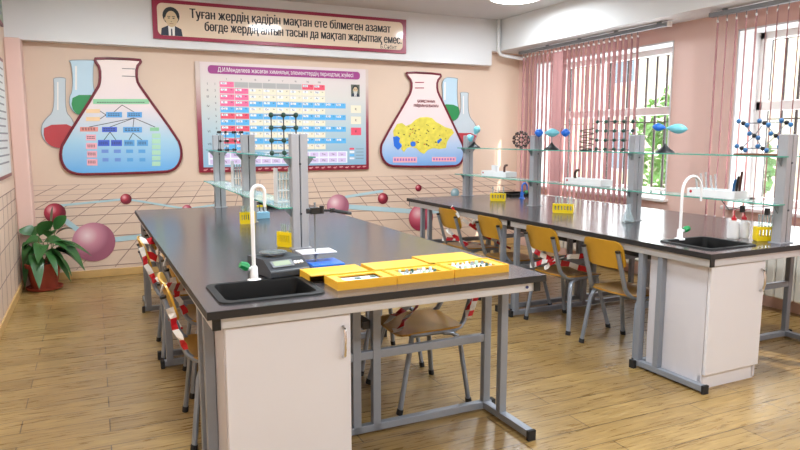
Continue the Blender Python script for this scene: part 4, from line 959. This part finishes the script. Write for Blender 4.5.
lk = MB(); plate(lk, wp([(393,137),(397,136),(400,138),(399,142),(402,146),(398,150),(394,146)], y1), y1-.0013, .0008, M['blue']); plate(lk, smooth_poly(wp([(410,142),(415,141),(416,146),(411,147)], y1)), y1-.0013, .0008, M['blue']); plate(lk, wp([(437,141),(441,138),(442,140),(438,144)], y1), y1-.0013, .0008, M['blue']); lk.build('lakes', t)
dots = MB(); rr = random.Random(3)
for i in range(46):
    x = rr.uniform(398, 446); y = rr.uniform(124, 146); c = wp([(x, y)], y1)[0]; k = rr.choice((.006, .009)); plate(dots, rect(c[0]-k, c[1]-k*.6, c[0]+k, c[1]+k*.6), y1-.0013, .0006, rr.choice((hair, M['redp'], hair, M['dgreen'])))
dots.build('map_symbols', t)
lk = MB(); prect(lk, 393, 157, 417, 162.5, y1, dk_); prect(lk, 432, 157, 456, 161.5, y1, dk_)
for i in range(8): prect(lk, 394.2+i*2.8, 158.5, 395.8+i*2.8, 160.8, y1-.0011, mat('legend_violet', (150, 110, 190), .4), .0005); prect(lk, 433.2+i*2.8, 158.3, 434.8+i*2.8, 160.3, y1-.0011, MATS['legend_violet'], .0005)
for y in (82, 87.5): prect(lk, 415, y, 424, y+.9, y1, M['crimson'], .0006)
lk.build('legend', t)
mb = MB()
for s_, y, wd in (('ҚАЗАҚСТАННЫҢ', 101.5, .235), ('ПАЙДАЛЫ ҚАЗБАЛАРЫ', 106, .33)):
    c = wp([(426, y)], y1)[0]; put_text(mb, s_, .044, c[0], y1-.0005, c[1], M['maroon'], width=wd, dbl=.006)
mb.build('lettering', t)
# flask cut-outs behind the boards
glassy_print = mat('print_glass', (196, 208, 214), .3, noise=.05); glassy_dark = mat('print_glass_edge', (120, 134, 146), .3, noise=.05); liq_g = mat('print_green_liquid', (48, 142, 84), .3, noise=.1); liq_r = mat('print_red_liquid', (186, 66, 74), .3, noise=.12); pale_blue = mat('print_pale_blue', (186, 212, 226), .3, noise=.04)
def cutout(label, outline, liquid, liqm, base, hl, y):
    t = thing('flask_cutout', label, 'wall decoration', group='flask cut-outs on the poster wall'); pol = smooth_poly(wp(outline, YB-.01), 2)
    plate(MB(), pol, y, .006, base).build('board', t)
    pts = [Vector((x, y-.0062, z)) for x, z in pol]; MB().tube(pts+pts[:2], .005, glassy_dark, 5, .5, caps=False, side=(0,1,0)).build('rim', t)
    plate(MB(), smooth_poly(wp(liquid, YB-.01), 1), y-.0062, .001, liqm).build('liquid', t)
    plate(MB(), wp(hl, YB-.01), y-.0074, .0006, shirt).build('highlight', t)
cutout('red liquid round flask cut-out beside the left flask board', [(53,77.5),(66,77.5),(65.5,82),(65.5,112),(71,117),(75,126),(74,138),(70,145),(60,149),(50,146),(42,138),(41,127),(45,119),(54,112),(54,82)], [(44,125),(74,124),(74,138),(70,145),(60,149),(50,146),(43.5,138)], liq_r, glassy_print, [(57,82),(58.5,82),(58.5,110),(57,110)], YB-.001)
cutout('green liquid tall flask cut-out above the left flask board shoulder', [(67,60),(96,60),(93,63),(93,90),(98,96),(90,112),(78,116),(70,108),(69,98),(73,90),(72,63)], [(73,95),(97,95),(90,112),(78,116),(71,107)], liq_g, pale_blue, [(75,66),(77,66),(77,90),(75,90)], YB-.0085)
cutout('red liquid round flask cut-out right of the map board', [(460,92),(469,92.5),(468,95),(468.5,116),(476,124),(478,135),(473,144),(462,147),(450,143),(447,133),(452,122),(461,115),(461,95)], [(449,133),(478,133),(473,144),(462,147),(451,143)], liq_r, glassy_print, [(463,96),(464,96),(464,114),(463,114)], YB-.001)
cutout('green liquid tall flask cut-out right of the map board', [(441,77),(458,78),(457,81),(457,104),(460,112),(457,120),(448,122),(441,117),(440,104),(443,100)], [(442,104),(457,105),(460,112),(457,120),(448,122),(441,117)], liq_g, pale_blue, [(444,82),(445.5,82),(445.5,100),(444,100)], YB-.0085)
# boards on the left wall
def left_board(y0, y1_, z0, z1, label, m_):
    t = thing('wall_notice_board', label, 'poster')
    MB().box((XL+.001, y0, z0), (XL+.02, y1_, z1), M['maroon']).build('frame', t, bevel=.003)
    MB().box((XL+.0202, y0+.03, z0+.03), (XL+.022, y1_-.03, z1-.03), m_).build('panel', t)
    ln = MB()
    for k in range(14): 
        z = z1-.1-(z1-z0-.16)*k/14; ln.box((XL+.0222, y0+.08, z), (XL+.0228, y1_-.08-.05*(k % 3), z+.014), M['grey'])
    ln.build('writing', t)
left_board(5.55, 6.52, 1.06, 2.04, 'notice board with pale printed panel at the left edge of the picture', mat('notice_pale', (206, 216, 216), .3, noise=.05))
left_board(5.75, 6.78, 2.34, 2.75, 'dark framed board high on the left wall at the top left corner', mat('notice_green', (120, 150, 120), .3, noise=.15))
# ------------------------------------------------------------------ potted plant
t = thing('potted_plant', 'leafy green plant in a terracotta pot standing in the far left corner', 'plant', (-.475, 6.735, 0))
MB().lathe([(.13, .0), (.15, .012), (.155, .03), (.148, .03), (.14, .016), (.001, .012)], M['terracotta'], n=28).build('saucer', t)
MB().lathe([(.10, .016), (.105, .02), (.142, .21), (.152, .212), (.155, .25), (.142, .25), (.135, .22), (.001, .218)], M['terracotta'], n=28).build('pot', t)
MB().lathe([(.133, .219), (.06, .228), (.001, .23)], M['soil'], n=18).build('soil', t)
rr = random.Random(11); sm, fm = MB(), MB()
def leaf(base, dirv, length, width, droop):
    d = Vector(dirv).normalized()
    while -.475+base[0]+d.x*length < -.635 or 6.735+base[1]+d.y*length > 7.04: length *= .9
    side = d.cross(Vector((0,0,1))).normalized(); tl = rr.uniform(-.9, .9); side = side*math.cos(tl)+d.cross(side)*math.sin(tl); n = 9; vs = []; 
    for i in range(n+1):
        u = i/n; p = Vector(base) + d*length*u + Vector((0,0,-droop*u*u)); wd = width*(math.sin(PI*u**.8)**.8 if 0 < u < 1 else .02)
        for k in (-1, 0, 1): vs.append(p + side*wd*k*.5 + Vector((0,0,abs(k)*wd*.13)))
    vs2 = [v - Vector((0,0,.0015)) for v in vs]; q = len(vs); fs = []
    for i in range(n):
        for k in range(2): a = i*3+k; fs.append((a, a+1, a+4, a+3)); fs.append((q+a, q+a+3, q+a+4, q+a+1))
    fm.add(vs+vs2, fs, M['leaf'], True)
lv = [(-.8,.1,.5,.34,.17),(-.9,-.2,.15,.30,.22),(-.65,-.6,.35,.28,.28),(-.3,.2,.9,.30,.05),(.1,0,1.3,.30,.02),(.35,-.2,1.0,.32,.06),(.8,-.1,.6,.40,.14),(.95,.05,.35,.46,.20),(.9,-.4,.2,.38,.26),(.6,-.7,.25,.34,.28),(.25,-.8,.3,.34,.30),(-.1,-.9,.4,.32,.24),(-.5,-.4,.7,.30,.14),(.5,.3,.8,.30,.1),(0,.5,.8,.26,.08),(.75,-.5,.55,.32,.18),(-.9,.0,-.1,.28,.16),(.15,-.5,.9,.28,.12),(-.55,-.8,.2,.32,.34),(.05,-.95,.1,.3,.3),(.4,.1,1.2,.3,.05),(.7,-.8,.1,.3,.3),(-.3,-.7,.5,.3,.2),(.45,-.85,.1,.28,.22),(-.7,.3,.6,.28,.16),(1.,-.2,.0,.36,.22)]
for (dx, dy, dz, L, dr) in lv:
    b0 = Vector((rr.uniform(-.07,.07), rr.uniform(-.07,.07), .225)); h = .10+.22*max(0, dz)+rr.uniform(0, .06); e = b0 + Vector((max(dx, -.5)*.11, dy*.08, h*.8))
    sm.tube([b0, b0.lerp(e, .5)+Vector((0,0,.02)), e], .004, M['stem'], 6)
    leaf(e, (dx, dy*.45, max(dz*.6, .05)), L*.7, .13, dr)
fm.build('foliage', t); sm.build('stems', t)
# ------------------------------------------------------------------ vertical blinds
def blind(y0, y1_, x, n, ztop, zbot, angf, label, wd=.089):
    t = thing('vertical_blind', label, 'blind', (x, 0, 0), 0, 'pink vertical blinds')
    rl = MB().box((-.025, y0, ztop+.01), (.025, y1_, ztop+.045), M['rail']).build('head_rail', t, bevel=.003); rl.name = 'head_rail'
    MB().box((-.03, y0-.006, ztop+.004), (.03, y0, ztop+.05), M['pvc']).build('rail_cap', rl)
    for s in range(int((y1_-y0)/.6)+1): MB().box((-.01, y0+.1+s*.55, ztop+.045), (.01, y0+.14+s*.55, 2.445), M['grey']).build('hanger', rl)
    for k in range(n):
        u = (k+.5)/n; y, a = angf(u, k)
        sl = MB(); mm = Matrix.Translation((0, y, 0)) @ Matrix.Rotation(a, 4, 'Z'); c = .006
        prof = [(-wd/2, -.003), (-wd/4, .002), (0, .0035), (wd/4, .002), (wd/2, -.003)]
        vs = []
        for (xx, yy) in prof:
            for z in (zbot, ztop-.03): vs.append(mm @ Vector((xx, yy, z)))
        fs = [(2*i, 2*i+2, 2*i+3, 2*i+1) for i in range(4)]
        sl.add(vs, fs, M['blind_pink'], True)
        sl.box((-.02, -.0045, ztop-.04), (.02, .006, ztop-.024), M['pvc'], mm); sl.box((-.004, -.003, ztop-.026), (.004, .003, ztop+.011), M['grey'], mm)
        sl.box((-wd/2, -.0045, zbot-.012), (wd/2, .005, zbot+.002), M['pvc'], mm)
        sl.build('slat', t)
    return t
rb_ = random.Random(5)
def ang1(u, k):
    # slats bunched nearly closed toward the corner, turned open nearer the pillar
    y = 6.76 - u*1.92
    if u < .34: a = math.radians(rb_.choice((72, 68, 78, 92, 36, 70)))
    elif u < .42: a = math.radians(98)
    else: a = math.radians(27) + rb_.uniform(-.08, .08)
    return y, a
def ang2(u, k): return 4.03 - u*2.4, math.radians(31 if k < 5 else 38)+rb_.uniform(-.05, .05)
blind(4.50, 6.80, 4.80, 25, 2.385, .72, ang1, 'pink vertical blind over the far window, partly turned open')
blind(1.6, 4.06, 4.80, 27, 2.385, .72, ang2, 'pink vertical blind over the near window, slats turned open to the light')
# ------------------------------------------------------------------ radiators below the windows
def radiator(y0, n, label):
    t = thing('radiator', label, 'radiator', (4.90, y0, 0), 0, 'white radiators under the windows')
    for k in range(n):
        b = MB(); y = k*.08
        b.box((-.045, y+.004, .12), (.045, y+.074, .62), M['radiator']); b.build('section', t, bevel=.012)
    b = MB()
    for z in (.17, .57): b.tube([(0, -.12, z), (0, n*.08+.06, z)], .017, M['radiator'], 8)
    b.tube([(0, -.12, .57), (0, -.12, .03)], .014, M['radiator'], 8); b.tube([(0, -.12, .0), (0, -.12, .03)], .014, M['radiator'], 8)
    b.build('pipes', t)
radiator(4.9, 14, 'white ribbed radiator under the far window'); radiator(2.55, 13, 'white ribbed radiator under the near window, behind the right table')
# ------------------------------------------------------------------ outside
MB().box((XR+.46, -14, -1.2), (40, 30, -1.0), M['asphalt']).build('ground', kind='structure')
def building(x, y0, y1_, h, m_, label, n):
    t = thing('neighbour_building', label, 'building', (x, 0, -1))
    MB().box((0, y0, 0), (6, y1_, h), m_).build('wall', t)
    wi = 0
    for k in range(n):
        y = y0+1+(y1_-y0-2)*k/(n-1)
        for z in (1.2, 4.2):
            f = MB().box((-.06, y-.6, z), (.0, y+.6, z+1.5), M['pvc']).build('window', t); MB().box((-.07, y-.5, z+.1), (-.061, y+.5, z+1.4), mat('far_glass', (120, 136, 146), .1)).build('pane', f)
    MB().box((-.3, y0-.2, h), (6.2, y1_+.2, h+.25), M['facade2']).build('roof_edge', t)
building(17, 6, 26, 6.5, M['facade'], 'ochre building seen outside through the far window', 6)
def tree(x, y, h, r, label, seed):
    t = thing('leafy_tree', label, 'tree', (x, y, -1), 0, 'trees outside the windows'); rr = random.Random(seed)
    MB().tube([(0,0,0), (.05,.03,h*.35), (-.03,0,h*.7)], [.14, .1, .05], M['bark'], 8).build('trunk', t)
    f = MB()
    for i in range(900):
        v = Vector((rr.gauss(0,1), rr.gauss(0,1), rr.gauss(0,1))).normalized()*r*rr.random()**.4; v.z *= 1.15; p = v+Vector((0,0,h*.68))
        a = Vector((rr.uniform(-1,1), rr.uniform(-1,1), rr.uniform(-1,1))).normalized()*.13; b = a.cross(Vector((rr.uniform(-1,1), rr.uniform(-1,1), rr.uniform(-1,1)))).normalized()*.07
        f.add([p-a, p+b, p+a, p-b], [(0,1,2,3)], M['tree'])
    f.build('crown', t)
tree(11.5, 5.6, 3.9, 1.5, 'green leafy tree outside the near window', 1); tree(12.5, 11.0, 3.2, 1.3, 'green leafy tree outside the far window', 2); tree(10.5, 8.6, 2.5, 1.0, 'low green bush outside between the two windows', 3)
